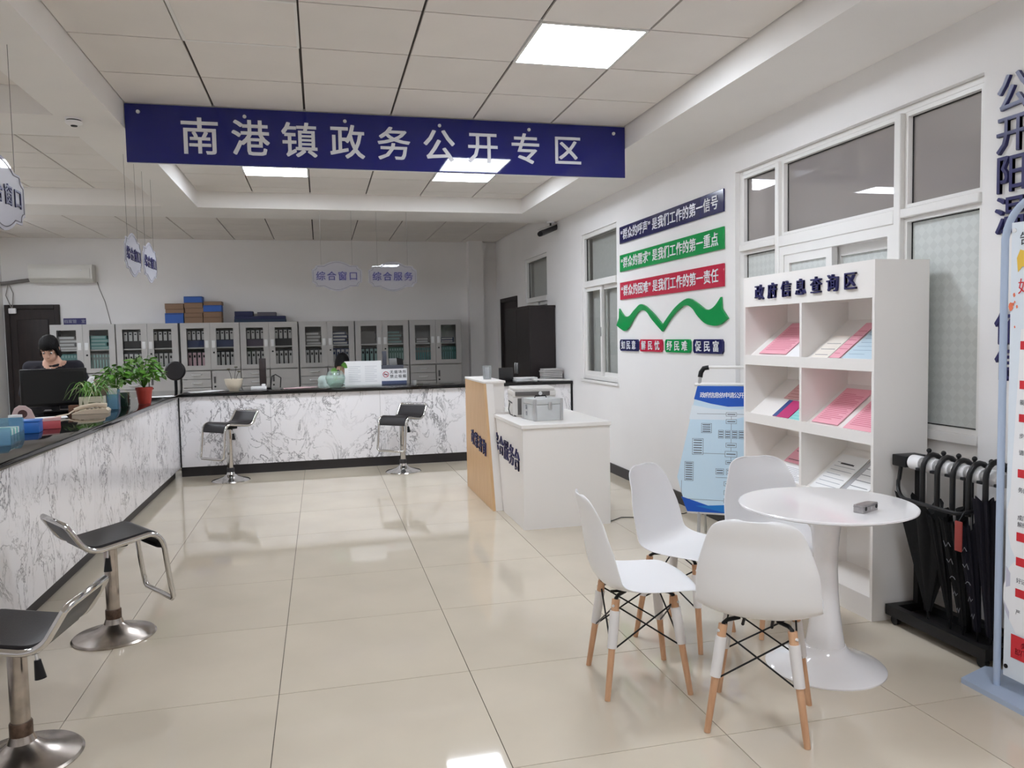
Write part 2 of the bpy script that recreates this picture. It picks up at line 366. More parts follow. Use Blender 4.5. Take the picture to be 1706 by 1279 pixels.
def tiles(xl, yl):
    for i in range(len(xl)-1):
        for j in range(len(yl)-1):
            gx, gy = 0.0075, 0.0052; sx, sy = xl[i+1]-xl[i]-2*gx, yl[j+1]-yl[j]-2*gy; cx, cy = (xl[i]+xl[i+1])/2, (yl[j]+yl[j+1])/2
            if sx < 0.02 or sy < 0.02: continue
            if any(abs(cx-a) < 0.2 and abs(cy-b) < 0.2 for a, b in LAMPS+[UNLIT]): continue
            if cy < 1.6: hid.box(cx-sx/2, cx+sx/2, cy-sy/2, cy+sy/2, ZC, ZC+0.014); continue
            k = (round(sx, 3), round(sy, 3))
            if k in cm: o = put('ceiling_tile', cm[k], ce)
            else: o = MB().box(-sx/2, sx/2, -sy/2, sy/2, 0, 0.014).build('ceiling_tile', tilem, ce, smooth=0); cm[k] = o.data
            o.location = (cx, cy, ZC)
xc = [-1.216, -0.655, -0.055, 0.545, 1.145, 1.745, 2.34]
tiles(xc, [YF] + [5.10-0.6*k for k in range(12, -1, -1)] + [5.72])
tiles(xc, [5.99, 6.17, 6.77, 7.37, 7.97, 8.57, 8.88])
tiles([XL, -4.0, -3.4, -2.8, -2.2, -1.57], [YF] + [4.9-0.6*k for k in range(12, -1, -1)] + [5.46])
tiles([XL, -4.0, -3.4, -2.8, -2.2, -1.57], [5.99, 6.12, 6.72, 7.32, 7.92, 8.52, 8.88])
tiles([XL] + [-0.055+0.6*k for k in range(-7, 6)][0:] , [9.6, 10.1, 10.7, 11.3, 11.9, 12.5, YB])
ho = hid.build('ceiling_tile_field', tilem, ce, smooth=0); ho['kind'] = 'stuff'
# ceiling light panels
def make_light(lit, label, loc):
    t = thing('ceiling_light', label, 'ceiling light', (loc[0], loc[1], ZC))
    f = MB(); a, b = 0.298, 0.283
    for q in ((-a, a, -a, -b), (-a, a, b, a), (-a, -b, -b, b), (b, a, -b, b)): f.box(*q, -0.006, 0.012)
    f.build('frame', whitef, t)
    MB().box(-b, b, -b, b, -0.002, 0.012).build('diffuser', lampm if lit else tilem, t, smooth=0)
    return t
LL = ['square ceiling light panel glowing nearest the glazed partition, in front of the blue sign', 'lit ceiling panel left of centre behind the hanging blue sign',
      'lit ceiling panel right of centre behind the hanging blue sign', 'added unseen ceiling panel at the far left, lighting the staff area',
      'lit ceiling panel behind the camera near the glazed partition side', 'lit ceiling panel behind the camera in the middle bay',
      'added unseen ceiling panel in the near left bay, lighting the staff area', 'lit ceiling panel in the far strip at the left, before the air conditioner']
for (x, y), l in zip(LAMPS, LL): make_light(True, l, (x, y))
make_light(False, 'unlit square ceiling light panel at the top of the middle bay', UNLIT)
make_light(True, 'added unseen ceiling panel brightening the room behind the glazed partition, deeper one', (5.1, 1.3)); make_light(True, 'added unseen ceiling panel brightening the room behind the glazed partition, nearer one', (4.4, 1.6))  # both added out of view to brighten what shows through the upper panes
# glazed partition in the right wall
gp = root_struct('window_3', (0, 0, 0))
gx0, gx1 = 2.962, 3.05; gg = 3.018
def bar(name, y0, y1, z0, z1, x0=gx0, x1=gx1, par=None, bev=0.004): return MB().box(x0, x1, y0, y1, z0, z1, bev, 1).build(name, whitef, par or gp)
bar('jamb', 5.09, 5.135, 0, 2.61, 2.99); bar('jamb', 2.964, 2.985, 0, 2.61, 2.99); bar('head_rail', 2.985, 5.09, 2.575, 2.61, 2.99)
bar('mullion', 4.595, 4.637, 0, 2.575, 2.957); bar('mullion', 3.487, 3.535, 0, 2.575, 2.957)
bar('transom', 4.637, 5.09, 2.035, 2.082, 2.957); bar('transom', 3.535, 4.595, 2.012, 2.085, 2.957); bar('transom', 2.985, 3.487, 2.035, 2.082, 2.957)
bar('transom', 4.637, 5.09, 0.90, 0.95, 2.97); bar('transom', 2.985, 3.487, 0.90, 0.95, 2.97)
bar('sill_rail', 2.985, 3.487, 0, 0.06, 2.97); bar('sill_rail', 4.637, 5.09, 0, 0.06, 2.97)
def pane(name, y0, y1, z0, z1, m, par, x=gg, fr=True):
    p = MB().box(x, x+0.006, y0, y1, z0, z1).build(name, m, par, smooth=0)
    if fr:
        g = MB(); t = 0.006
        for q in ((y0-t, y0+0.003, z0-t, z1+t), (y1-0.003, y1+t, z0-t, z1+t), (y0, y1, z0-t, z0+0.003), (y0, y1, z1-0.003, z1+t)): g.box(x-0.004, x+0.010, *q)
        g.build('gasket', blackp, p)
    return p
def bead(y0, y1, z0, z1, par, x0=2.985, x1=3.03, t=0.022):
    g = MB()
    for q in ((y0, y0+t, z0, z1), (y1-t, y1, z0, z1), (y0+t, y1-t, z0, z0+t), (y0+t, y1-t, z1-t, z1)): g.box(x0, x1, *q)
    g.build('glazing_bead', whitef, par)
for y0, y1, z0, z1, m in ((4.637, 5.09, 2.082, 2.575, paneg), (3.535, 4.595, 2.085, 2.575, paneg), (2.985, 3.487, 2.082, 2.575, paneg),
                          (4.637, 5.09, 0.95, 2.035, MATS['frosted']), (2.985, 3.487, 0.95, 2.035, MATS['frosted'])):
    bead(y0, y1, z0, z1, gp); pane('pane', y0+0.024, y1-0.024, z0+0.024, z1-0.024, m, gp)
for y0, y1 in ((4.637, 5.09), (2.985, 3.487)):
    MB().box(3.0, 3.02, y0, y1, 0.06, 0.90).build('lower_panel', whitel, gp)
    g = MB()
    for q in ((y0+0.05, y0+0.065, 0.12, 0.84), (y1-0.065, y1-0.05, 0.12, 0.84), (y0+0.065, y1-0.065, 0.12, 0.135), (y0+0.065, y1-0.065, 0.825, 0.84)): g.box(2.994, 3.0, *q)
    g.build('panel_moulding', whitel, gp)
# sliding door inside the partition
d3 = root_struct('door_3')
def sash(y0, y1, x0, x1, z0, z1, m, t=0.055):
    s = MB()
    for q in ((y0, y0+t, z0, z1), (y1-t, y1, z0, z1), (y0+t, y1-t, z0, z0+t), (y0+t, y1-t, z1-t, z1), (y0+t, y1-t, 0.9, 0.96)): s.box(x0, x1, *q)
    o = s.build('sash', whitef, d3); xm = (x0+x1)/2
    MB().box(xm-0.003, xm+0.003, y0+t, y1-t, 0.96, z1-t).build('pane', m, o, smooth=0); MB().box(xm-0.006, xm+0.006, y0+t, y1-t, z0+t, 0.9).build('lower_panel', whitel, o)
for q in ((3.535, 3.585, 0, 2.012), (4.545, 4.595, 0, 2.012), (3.585, 4.545, 1.955, 2.012)): MB().box(2.965, 3.09, *q).build('door_frame', whitef, d3)
sash(4.06, 4.545, 2.972, 3.012, 0.02, 1.955, MATS['frosted']); sash(3.585, 4.11, 3.03, 3.07, 0.02, 1.955, MATS['frosted'])
# windows in the right wall
slatm = M('blind_fabric', (206, 206, 204), 0.8, var=0.05, vscale=30)
def window(n, y0, y1, z0, z1, zt):
    r = root_struct('window_%d' % n); t = 0.05; x0, x1 = 2.972, 3.04
    def fr(name, a, b, c, d, xx0=x0, xx1=x1, par=None): return MB().box(xx0, xx1, a, b, c, d, 0.003, 1).build(name, whitef, par or r)
    fr('frame', y0, y0+t, z0, z1); fr('frame', y1-t, y1, z0, z1); fr('frame', y0+t, y1-t, z0, z0+t); fr('frame', y0+t, y1-t, z1-t, z1)
    fr('transom', y0+t, y1-t, zt-0.035, zt+0.035, 2.957); pane('pane', y0+t, y1-t, zt+0.035, z1-t, glass, r, 3.005)
    ym = (y0+y1)/2
    for k, (a, b, xx) in enumerate(((ym-0.03, y1-t, 2.978), (y0+t, ym+0.03, 3.008))):
        s = MB(); tt = 0.045
        for q in ((a, a+tt, z0+t, zt-0.035), (b-tt, b, z0+t, zt-0.035), (a+tt, b-tt, z0+t, z0+t+tt), (a+tt, b-tt, zt-0.035-tt, zt-0.035)): s.box(xx, xx+0.026, *q)
        o = s.build('sash', whitef, r); pane('pane', a+tt, b-tt, z0+t+tt, zt-0.035-tt, glass, o, xx+0.011, False)
        if k == 0: MB().box(xx-0.014, xx, a+0.012, a+0.032, (z0+zt)/2-0.05, (z0+zt)/2+0.05, 0.004).build('latch', alu, o)
    MB().box(XR-0.02, XR+0.03, y0-0.03, y1+0.03, z0-0.03, z0, 0.004, 1).build('sill', whitef, r)
    b = MB(); k = int((y1-y0-0.06)/0.075)
    for i in range(k):
        y = y0+0.05+0.075*i; b.hexa([(3.09, y, z0), (3.094, y, z0), (3.074, y+0.082, z0), (3.07, y+0.082, z0), (3.09, y, z1), (3.094, y, z1), (3.074, y+0.082, z1), (3.07, y+0.082, z1)])
    o = b.build('vertical_blind', slatm, r); o['kind'] = 'stuff'
    MB().box(3.12, 3.16, y0, y1, z0, z1).build('shutter_board', greyd, r)
window(1, 7.46, 8.55, 0.955, 2.60, 2.03); window(2, 9.97, 11.08, 0.955, 2.57, 1.97)
# doors: dark door at the left of the back wall, dark door in the right wall
d1 = root_struct('door_1'); 
MB().box(-4.45, -3.85, YB-0.035, YB+0.0, 0, 2.0).build('leaf', darkw, d1)
for z0, z1 in ((0.15, 0.85), (1.0, 1.85)): MB().box(-4.36, -3.94, YB-0.05, YB-0.034, z0, z1, 0.012, 2).build('panel', darkw, d1)
for q in ((-4.515, -4.45, 0, 2.066), (-3.85, -3.785, 0, 2.066), (-4.45, -3.85, 2.0, 2.066)): MB().box(q[0], q[1], YB-0.06, YB, q[2], q[3], 0.006, 1).build('door_frame', darkw, d1)
MB().cone((-3.90, YB-0.035, 1.0), (-3.90, YB-0.09, 1.0), 0.012, 0.012).box(-4.0, -3.89, YB-0.10, YB-0.085, 0.99, 1.01, 0.004).build('handle', silverp, d1)
d2 = root_struct('door_2')
MB().box(XR+0.02, XR+0.06, 11.63, 12.61, 0, 2.02).build('leaf', darkw, d2)
for q in ((11.57, 11.63, 0, 2.08), (12.61, 12.67, 0, 2.08), (11.63, 12.61, 2.02, 2.08)): MB().box(XR-0.02, XR+0.10, *q).build('door_frame', darkw, d2)
# ------------------------------------------------------------------ smoke detector, security camera, air conditioner
t = thing('smoke_detector', 'round white smoke detector with dark band on the ceiling beam', 'smoke detector', (-1.47, 5.52, ZB))
MB().lathe([(0.0, 0), (0.05, 0), (0.05, -0.012), (0.0, -0.012)]).build('base', whitep, t)
MB().lathe([(0.0, -0.012), (0.043, -0.012), (0.043, -0.02), (0, -0.02)]).build('band', blackp, t)
MB().lathe([(0.0, -0.02), (0.05, -0.02), (0.047, -0.034), (0.03, -0.044), (0.0, -0.046)]).build('cover', whitep, t)
MB().lathe([(0.0, -0.045), (0.02, -0.045), (0.018, -0.05), (0.0, -0.051)]).build('sensor', blackp, t)
t = thing('security_camera', 'black and silver bullet security camera under the soffit near the right wall', 'camera', (2.86, 9.45, ZB))
MB().lathe([(0, 0), (0.05, 0), (0.05, -0.02), (0, -0.02)]).build('mount', whitep, t)
MB().tube([(0, 0, -0.015), (0, 0, -0.06), (-0.03, -0.03, -0.10)], 0.012).build('bracket', blackp, t)
MB().cone((0.10, 0.06, -0.055), (-0.17, -0.13, -0.17), 0.036, 0.036).build('housing', M('camera_dark', (58, 56, 58), 0.4), t)
MB().cone((-0.165, -0.126, -0.168), (-0.19, -0.145, -0.18), 0.034, 0.03).build('lens', blackp, t)
MB().hexa([(0.12, 0.03, -0.02), (0.07, 0.10, -0.02), (-0.19, -0.08, -0.125), (-0.14, -0.17, -0.125), (0.12, 0.03, -0.012), (0.07, 0.10, -0.012), (-0.19, -0.08, -0.117), (-0.14, -0.17, -0.117)]).build('sun_shield', alu, t)
t = thing('air_conditioner', 'long white wall mounted air conditioner above the dark door', 'air conditioner', (-3.70, YB-0.003, 2.39))
b = MB(); pr = [(0, 0.0), (-0.13, 0.0), (-0.19, 0.05), (-0.20, 0.20), (-0.17, 0.26), (0, 0.265)]
b.prism(pr, (-0.425, 0, 0), (0, 1, 0), (0, 0, 1), (1, 0, 0), 0.85); b.build('body', M('ac_white', (222, 220, 214), 0.4), t)
MB().box(-0.40, 0.40, -0.205, -0.19, 0.055, 0.20, 0.004).build('front_panel', M('ac_white', (222, 220, 214), 0.4), t)
MB().hexa([(-0.38, -0.185, 0.03), (0.38, -0.185, 0.03), (0.38, -0.135, -0.004), (-0.38, -0.135, -0.004), (-0.38, -0.19, 0.034), (0.38, -0.19, 0.034), (0.38, -0.137, 0.003), (-0.38, -0.137, 0.003)]).build('louvre', M('ac_white', (222, 220, 214), 0.4), t)
MB().box(0.27, 0.29, -0.212, -0.204, 0.165, 0.18).build('indicator', whitelet, t)
tag(MB().tube([(-4.14, YB-0.06, 2.43), (-4.3, YB-0.05, 2.41), (-4.42, YB-0.05, 2.39), (-4.53, YB-0.1, 2.37)], 0.028).build('refrigerant_pipe', M('grey_lagging', (120, 116, 114), 0.7)), 'grey lagged pipe running from the air conditioner to the left wall', 'pipe')
tag(MB().tube([(-3.255, YB-0.006, 2.40), (-3.23, YB-0.006, 2.30), (-3.16, YB-0.006, 2.10), (-3.09, YB-0.006, 1.75)], 0.005).build('drain_cable', M('grey_cable', (140, 134, 130), 0.6)), 'thin grey cable dropping from the air conditioner behind the cabinets', 'cable')
t = thing('loose_wires', 'loose hanging wires with white adapter beside the dark door', 'wires', (-4.45, YB-0.04, 2.355))
MB().tube([(0, 0, 0), (-0.03, -0.02, -0.15), (0.04, -0.03, -0.34)], 0.006).build('wire', M('grey_cable', (140, 134, 130), 0.6), t)
MB().tube([(0.02, 0, 0), (0.07, -0.02, -0.12), (0.05, -0.03, -0.34)], 0.006).build('wire', M('grey_cable', (140, 134, 130), 0.6), t)
MB().box(0.0, 0.10, -0.05, -0.01, -0.42, -0.34, 0.01).build('adapter', whitep, t)
# ------------------------------------------------------------------ blue hanging sign
t = thing('hanging_sign', 'long dark blue sign with large white characters across the ceiling beam', 'sign', (0.562, 5.71, 2.667))
MB().box(-1.773, 1.773, -0.010, 0.006, 0, 0.385, 0.002, 1).build('board', navy, t)
MB().box(-1.773, 1.776, -0.0, 0.009, -0.004, 0.389).build('edge_strip', whitep, t)
for i in range(6):
    x = -1.69+0.674*i; MB().cone((x, -0.010, 0.332), (x, -0.020, 0.332), 0.013, 0.011).build('bolt', silverp, t)
text('南港镇政务公开专区', t, (-1.309, -0.0105, 0.183), (1.305, -0.0105, 0.187), (1, 0, 0), (0.228, 0.205), 0.004, silverlet)
# ------------------------------------------------------------------ oval hanging signs
def plaque(w, h):
    P = []; a, b = w/2, h/2; n = 0.045; hb = b*0.70
    def arc(cx, cy, r, t0, t1, k): return [(cx+r*math.cos(math.radians(t0+(t1-t0)*i/k)), cy+r*math.sin(math.radians(t0+(t1-t0)*i/k))) for i in range(k+1)]
    P += [(-a, -hb+n)] + [(-a+n*math.sin(q), -hb+n*math.cos(q)) for q in (0.5, 1.0)] + [(-a+n, -hb)]
    bw = a*0.54
    P += [(-bw, -hb)] + [(-bw+2*bw*i/12, -hb-(b-hb)*math.sin(PI*i/12)**0.9) for i in range(1, 12)] + [(bw, -hb)]
    P += [(a-n, -hb), (a-n*math.sin(1.0), -hb+n*math.cos(1.0)), (a-n*math.sin(0.5), -hb+n*math.cos(0.5)), (a, -hb+n)]
    return P + [(-x, -y) for x, y in P]
def oval(label, c, xd, words, m, wires=True):
    xd = Vector(xd); n = xd.cross(Vector((0, 0, 1))); t = thing('hanging_plaque', label, 'sign', c, 0, None)
    MB().prism(plaque(0.55, 0.34), -n*0.003, xd, (0, 0, 1), n, 0.006).build('acrylic_board', m, t, smooth=0)
    P = plaque(0.515, 0.305); MB().tube([xd*x + Vector((0, 0, y)) + n*0.004 for x, y in P], 0.0025, 4, True).build('border_line', M('grey_border', (104, 102, 110), 0.5), t)
    text(words, t, xd*-0.178+n*0.004, xd*0.178+n*0.004, xd, 0.092, 0.004, navylet)
    for s in (-0.17, 0.17):
        p = xd*s; MB().tube([p+Vector((0, 0, 0.125)), p+Vector((0, 0, ZB-c[2]))], 0.0014, 4).build('wire', M('steel_wire', (120, 118, 118), 0.4, 0.6), t)
oval('milky oval hanging sign nearest the camera at the left edge of the photo', (-1.40, 4.07, 2.165), (0, 1, 0), '综合窗口', acrylw)
oval('first of the two small oval signs hanging together over the long counter', (-1.40, 6.65, 2.15), (0, 1, 0), '综合窗口', acrylw)
oval('further of the two small oval signs hanging together over the long counter', (-1.40, 7.27, 2.15), (0, 1, 0), '综合窗口', acrylw)
oval('clear oval sign over the far counter whose last character is an open square', (0.207, 8.95, 2.17), (1, 0, 0), '综合窗口', acryl)
oval('clear oval sign over the far counter, the right one of the pair', (0.825, 8.95, 2.165), (1, 0, 0), '综合服务', acryl)
# ------------------------------------------------------------------ slogans on the right wall
def slogan(name, label, z0, z1, words, m, group):
    y0, y1 = 7.345, 5.28; t = thing(name, label, 'sign', (XR, y0, z0), 0, group)
    MB().box(-0.015, -0.001, y1-y0, 0, 0, z1-z0, 0.003, 1).build('board', m, t)
    n = len(words); h = (z1-z0)/2
    pitch = 2.0/n; text(words, t, (-0.0155, -0.065, h), (-0.0155, y1-y0+0.13, h), (0, -1, 0), 0.098, 0.003, whitelet, 'character', wscale=1.05)
slogan('slogan_board', 'dark blue slogan board on the white wall, uppermost of three', 2.357, 2.525, '“群众的呼声” 是我们工作的第一信号', navyp, 'slogan boards')
slogan('slogan_board', 'green slogan board on the white wall between the blue and red ones', 2.08, 2.247, '“群众的需求” 是我们工作的第一重点', greenp, 'slogan boards')
slogan('slogan_board', 'red slogan board on the white wall, lowest of three', 1.802, 1.975, '“群众的困难” 是我们工作的第一责任', redp, 'slogan boards')
for y0, y1, s, m, col in ((7.357, 6.90, '如民意', navyp, 'small dark blue plate furthest from the glazed partition'), (6.856, 6.365, '解民忧', redp, 'small red plate'), (6.30, 5.824, '纾民难', greenp, 'small green plate'), (5.77, 5.295, '促民富', navyp, 'small dark blue plate nearest the glazed partition')):
    t = thing('slogan_plate', col+' in the row below the green ribbon', 'sign', (XR, y0, 1.295), 0, 'small slogan plates'); wd = y0-y1
    c = 0.02; MB().prism([(0, c), (c, 0), (wd-c, 0), (wd, c), (wd, 0.112-c), (wd-c, 0.112), (c, 0.112), (0, 0.112-c)], (0, 0, 0), (0, -1, 0), (0, 0, 1), (-1, 0, 0), 0.018).build('plate', m, t)
    text(s, t, (-0.0185, -0.095, 0.056), (-0.0185, -wd+0.095, 0.056), (0, -1, 0), 0.078, 0.003, whitelet, 'character', wscale=1.2)
# ribbon
def lerp_pts(P, n=10):
    out = []
    for i in range(len(P)-1):
        p0 = P[max(i-1, 0)]; p1 = P[i]; p2 = P[i+1]; p3 = P[min(i+2, len(P)-1)]
        for k in range(n):
            q = k/n; out.append(tuple(0.5*((2*p1[a])+(-p0[a]+p2[a])*q+(2*p0[a]-5*p1[a]+4*p2[a]-p3[a])*q*q+(-p0[a]+3*p1[a]-3*p2[a]+p3[a])*q**3) for a in (0, 1)))
    return out + [P[-1]]
T1 = [(-0.02, 0.248), (0.10, 0.175), (0.232, 0.165), (0.38, 0.225), (0.547, 0.268), (0.776, 0.185), (0.997, 0.067)]
T2 = [(0.999, 0.067), (1.244, 0.205), (1.475, 0.272), (1.625, 0.236), (1.80, 0.170), (1.92, 0.185), (2.03, 0.255)]
B1 = [(2.131, 0.092), (2.03, 0.052), (1.937, 0.040), (1.784, 0.062), (1.655, 0.125), (1.56, 0.190), (1.432, 0.217), (1.209, 0.140), (0.998, 0.005)]
B2 = [(0.996, 0.005), (0.775, 0.118), (0.66, 0.190), (0.56, 0.212), (0.46, 0.196), (0.343, 0.130), (0.22, 0.05), (0.106, 0.022), (-0.097, 0.08)]
o = MB().prism(lerp_pts(T1, 5)+lerp_pts(T2, 5)+[(2.04, 0.165)]+lerp_pts(B1, 5)+lerp_pts(B2, 5)+[(-0.03, 0.155)], (0, 0, 0), (0, -1, 0), (0, 0, 1), (-1, 0, 0), 0.016).build('wave_ribbon', greenp, None, (XR-0.002, 7.35, 1.47)); tag(o, 'green wavy ribbon cut-out on the wall below the red slogan board', 'wall decoration')
# large characters on the near pillar
for i, (ch, y, z) in enumerate((('公', 2.80, 2.472), ('开', 2.80, 2.297), ('阳', 2.80, 2.125), ('温', 2.80, 1.945), ('依', 2.79, 1.46), ('信', 2.785, 1.30))):
    o = text(ch, None, (XR, y, z), (XR, y, z), (0, -1, 0), 0.155, 0.014, navylet, 'wall_character', wscale=0.95)[0]
    tag(o, ['topmost large navy character on the pillar beside the partition', 'second large navy character down on the pillar beside the partition', 'third large navy character down on the pillar beside the partition',
            'fourth large navy character down, behind the arched top of the poster stand', 'large navy character on the pillar half hidden by the poster stand post', 'lowest navy character on the pillar, mostly hidden by the poster'][i], 'letter', 'large wall characters')
# ------------------------------------------------------------------ counters
def counter_panels(par, segs, f):
    for a, b in segs: f(a+0.0015, b-0.0015)
t = thing('service_counter', 'long white marble counter with black stone top along the left side', 'counter', (-1.51, 1.5, 0))
for a, b in ((0, 1.25), (1.25, 2.5), (2.5, 3.75), (3.75, 5.0), (5.0, 6.25), (6.25, 7.45)):
    MB().box(-0.02, 0, a+0.0012, b-0.0012, 0.11, 0.872).build('marble_panel', MATS['marble'], t)
MB().box(-0.60, -0.02, 0, 7.45, 0.11, 0.872).build('carcass', greyd, t)
MB().box(-0.60, -0.06, 0.0, 7.45, 0, 0.11).build('plinth', plinthm, t)
MB().box(-0.72, 0.03, 0, 8.12, 0.872, 0.91, 0.005, 2).build('worktop', granite, t)
t = thing('service_counter', 'white marble counter with black stone top across the far end', 'counter', (-1.51, 8.95, 0))
for a, b in ((0.0, 0.95), (0.95, 2.15), (2.15, 3.35), (3.35, 4.462)):
    MB().box(a+0.0012, b-0.0012, 0, 0.02, 0.11, 0.8715).build('marble_panel', MATS['marble'], t)
MB().box(0.002, 4.462, 0.022, 0.60, 0.11, 0.8715).build('carcass', greyd, t)
MB().box(0, 4.462, 0.04, 0.60, 0, 0.11).build('plinth', plinthm, t)
MB().box(0.035, 4.462, -0.03, 0.62, 0.872, 0.91, 0.005, 2).build('worktop', granite, t)
MB().box(0.0015, 0.013, -0.014, -0.0005, 0.11, 0.870).build('corner_trim', blackp, t)
MB().box(4.44, 4.462, -0.012, 0.0, 0.0, 0.872).build('corner_trim', blackp, t)
# ------------------------------------------------------------------ reception desk
t = thing('reception_desk', 'white and maple reception desk with a taller end and raised navy characters', 'desk', (1.36, 5.575, 0))
def sl(z): return 0.735+0.497*z/0.765       # slanted joint on the white front
b = MB(); b.prism([(0, 0), (sl(0), 0), (sl(0.765), 0.765), (0, 0.765)], (0.085, 0, 0), (0, 1, 0), (0, 0, 1), (1, 0, 0), 0.02); b.build('front_panel', whitel, t)
MB().box(0.105, 0.775, 0, 0.022, 0, 0.765).build('end_panel', whitel, t)
MB().box(0.105, 0.775, 0.022, 1.86, 0.05, 0.764).build('carcass', whitel, t)
MB().box(0.07, 0.785, -0.012, 1.10, 0.765, 0.795, 0.003, 1).build('worktop', whitel, t)
def s2(z): return 0.70+0.30*z/1.07
P = [(s2(0), 0.0), (1.875, 0.0), (1.875, 1.055), (s2(1.055), 1.055)]
MB().prism(P, (0, 0, 0), (0, 1, 0), (0, 0, 1), (1, 0, 0), 0.022).build('wood_panel', maple, t)
P2 = [(s2(0)+0.002, 0.0), (1.875, 0.0), (1.875, 1.055), (s2(1.055)+0.002, 1.055)]
MB().prism(P2, (0.0225, 0, 0), (0, 1, 0), (0, 0, 1), (1, 0, 0), 0.062).build('tall_front', whitel, t)
MB().box(0.0845, 0.19, 1.03, 1.875, 0.765, 1.055).build('tall_box', whitel, t)
MB().box(-0.003, 0.195, 0.99, 1.885, 1.055, 1.075, 0.003, 1).build('tall_top', whitel, t)
text('政策咨询', t, (-0.001, 1.512, 0.527), (-0.001, 0.994, 0.495), (0, -1, 0), 0.13, 0.008, navylet, 'raised_character', wscale=1.0)
text('综合服务台', t, (0.0845, 0.891, 0.560), (0.0845, 0.178, 0.505), (0, -1, 0), (0.145, 0.155), 0.008, navylet, 'raised_character', wscale=0.95)
# on the desk
t = thing('acrylic_cup', 'clear acrylic brochure cup on the tall end of the desk', 'cup', (1.455, 6.86, 1.075))
MB().lathe([(0.0, 0.0), (0.036, 0.0), (0.042, 0.125), (0.039, 0.125), (0.033, 0.006), (0.0, 0.006)], 20).build('cup', glassy('cup_acrylic', (225, 228, 230), 0.25, (225, 225, 225), 1.45), t)
MB().box(-0.02, 0.02, -0.003, 0.003, 0.007, 0.11).build('leaflet', paper, t)
t = thing('printer', 'grey and white office printer at the back of the white desk', 'printer', (1.72, 6.36, 0.7955), -0.12)
prw = M('printer_white', (216, 212, 208), 0.4); prd = M('printer_grey', (92, 88, 86), 0.4)
MB().box(-0.17, 0.19, -0.16, 0.18, 0, 0.165, 0.006).build('body', prw, t)
MB().box(-0.172, 0.192, -0.168, 0.185, 0.165, 0.21, 0.005).build('scanner_unit', prw, t)
MB().box(-0.15, 0.14, -0.176, -0.166, 0.170, 0.205, 0.002).build('control_panel', prd, t)
MB().box(-0.13, 0.15, -0.164, -0.158, 0.012, 0.15).build('front_recess', prd, t)
MB().box(-0.174, -0.169, -0.12, 0.12, 0.105, 0.115).build('slot', blackp, t)
MB().box(-0.165, 0.185, -0.16, 0.18, 0.21, 0.235, 0.01).build('lid', prw, t)
MB().cone((0.06, -0.177, 0.187), (0.06, -0.185, 0.187), 0.016, 0.014).build('dial', silverp, t)
MB().tube([(-0.17, 0.05, 0.10), (-0.19, -0.02, 0.05), (-0.185, -0.1, 0.012), (-0.15, -0.19, 0.006)], 0.004).build('cable', blackp, t)
t = thing('metal_case', 'small silver metal lock case in front of the printer', 'case', (1.70, 5.93, 0.7955), 0.12)
alc = M('case_aluminium', (206, 208, 208), 0.38, 0.35)
MB().box(-0.115, 0.115, -0.125, 0.125, 0, 0.125, 0.004).build('body', alc, t)
MB().box(-0.117, 0.117, -0.127, 0.127, 0.127, 0.17, 0.005).build('lid', alc, t)
for x in (-0.112, 0.112):
    for y in (-0.122, 0.122): MB().box(x-0.012, x+0.012, y-0.012, y+0.012, 0.0, 0.171, 0.003).build('corner_guard', alu, t)
MB().box(0.0, 0.032, -0.134, -0.125, 0.085, 0.145, 0.003).build('latch', alu, t)
text('服务', t, (-0.1185, 0.04, 0.10), (-0.1185, 0.04, 0.05), (0, -1, 0), 0.035, 0.001, inkm, 'character', 'l')
MB().tube([(-0.05, 0.03, 0.17), (-0.045, 0.03, 0.185), (0.045, 0.03, 0.185), (0.05, 0.03, 0.17)], 0.005).build('handle', blackp, t)
tag(MB().tube([(2.15, 5.62, 0.005), (2.28, 5.72, 0.005), (2.45, 5.66, 0.005), (2.62, 5.75, 0.005), (2.80, 5.68, 0.005), (2.94, 5.75, 0.005)], 0.004, 6).build('floor_cable', blackp), 'thin black cable on the floor between the desk and the wall', 'cable')
# ------------------------------------------------------------------ information shelf
SY0, SY1, SX0, SX1 = 3.262, 4.468, 2.63, 2.945
t = thing('information_shelf', 'tall white display shelf with navy characters on its header', 'shelf', (SX0, SY0, 0)); w_, d_ = SY1-SY0, SX1-SX0; ym = 0.602
MB().box(0, d_, 0, 0.018, 0, 1.80).build('side_panel', whitel, t); MB().box(0, d_, w_-0.018, w_, 0, 1.80).build('side_panel', whitel, t)
MB().box(0, d_, ym-0.01, ym+0.01, 0.10, 1.615).build('divider', whitel, t)
MB().box(0, d_, 0.018, w_-0.018, 1.775, 1.80).build('top_panel', whitel, t)
MB().box(0, 0.018, 0.018, w_-0.018, 1.615, 1.775).build('header', whitel, t)
MB().box(d_-0.012, d_, 0.018, w_-0.018, 0.1, 1.775).build('back_panel', whitel, t)
MB().box(0, 0.018, 0.018, w_-0.018, 0, 0.10).build('kick_board', whitel, t)
for y0, y1 in ((0.018, ym-0.01), (ym+0.01, w_-0.018)):
    MB().box(0, d_-0.012, y0, y1, 0.10, 0.118).build('bottom_shelf', whitel, t)
    for z in (1.252, 0.887, 0.522):
        MB().box(0, 0.018, y0, y1, z, z+0.06).build('shelf_lip', whitel, t)
        MB().box(0.018, d_-0.012, y0, y1, z, z+0.015).build('shelf_board', whitel, t)
        MB().hexa([(0.018, y0, z+0.035), (d_-0.013, y0, z+0.255), (d_-0.013, y1, z+0.255), (0.018, y1, z+0.035), (0.018, y0, z+0.043), (d_-0.013, y0, z+0.263), (d_-0.013, y1, z+0.263), (0.018, y1, z+0.043)]).build('sloped_display', whitel, t)
text('政府信息查询区', t, (-0.0005, 1.012, 1.698), (-0.0005, 0.172, 1.706), (0, -1, 0), 0.085, 0.012, navylet, 'raised_character')
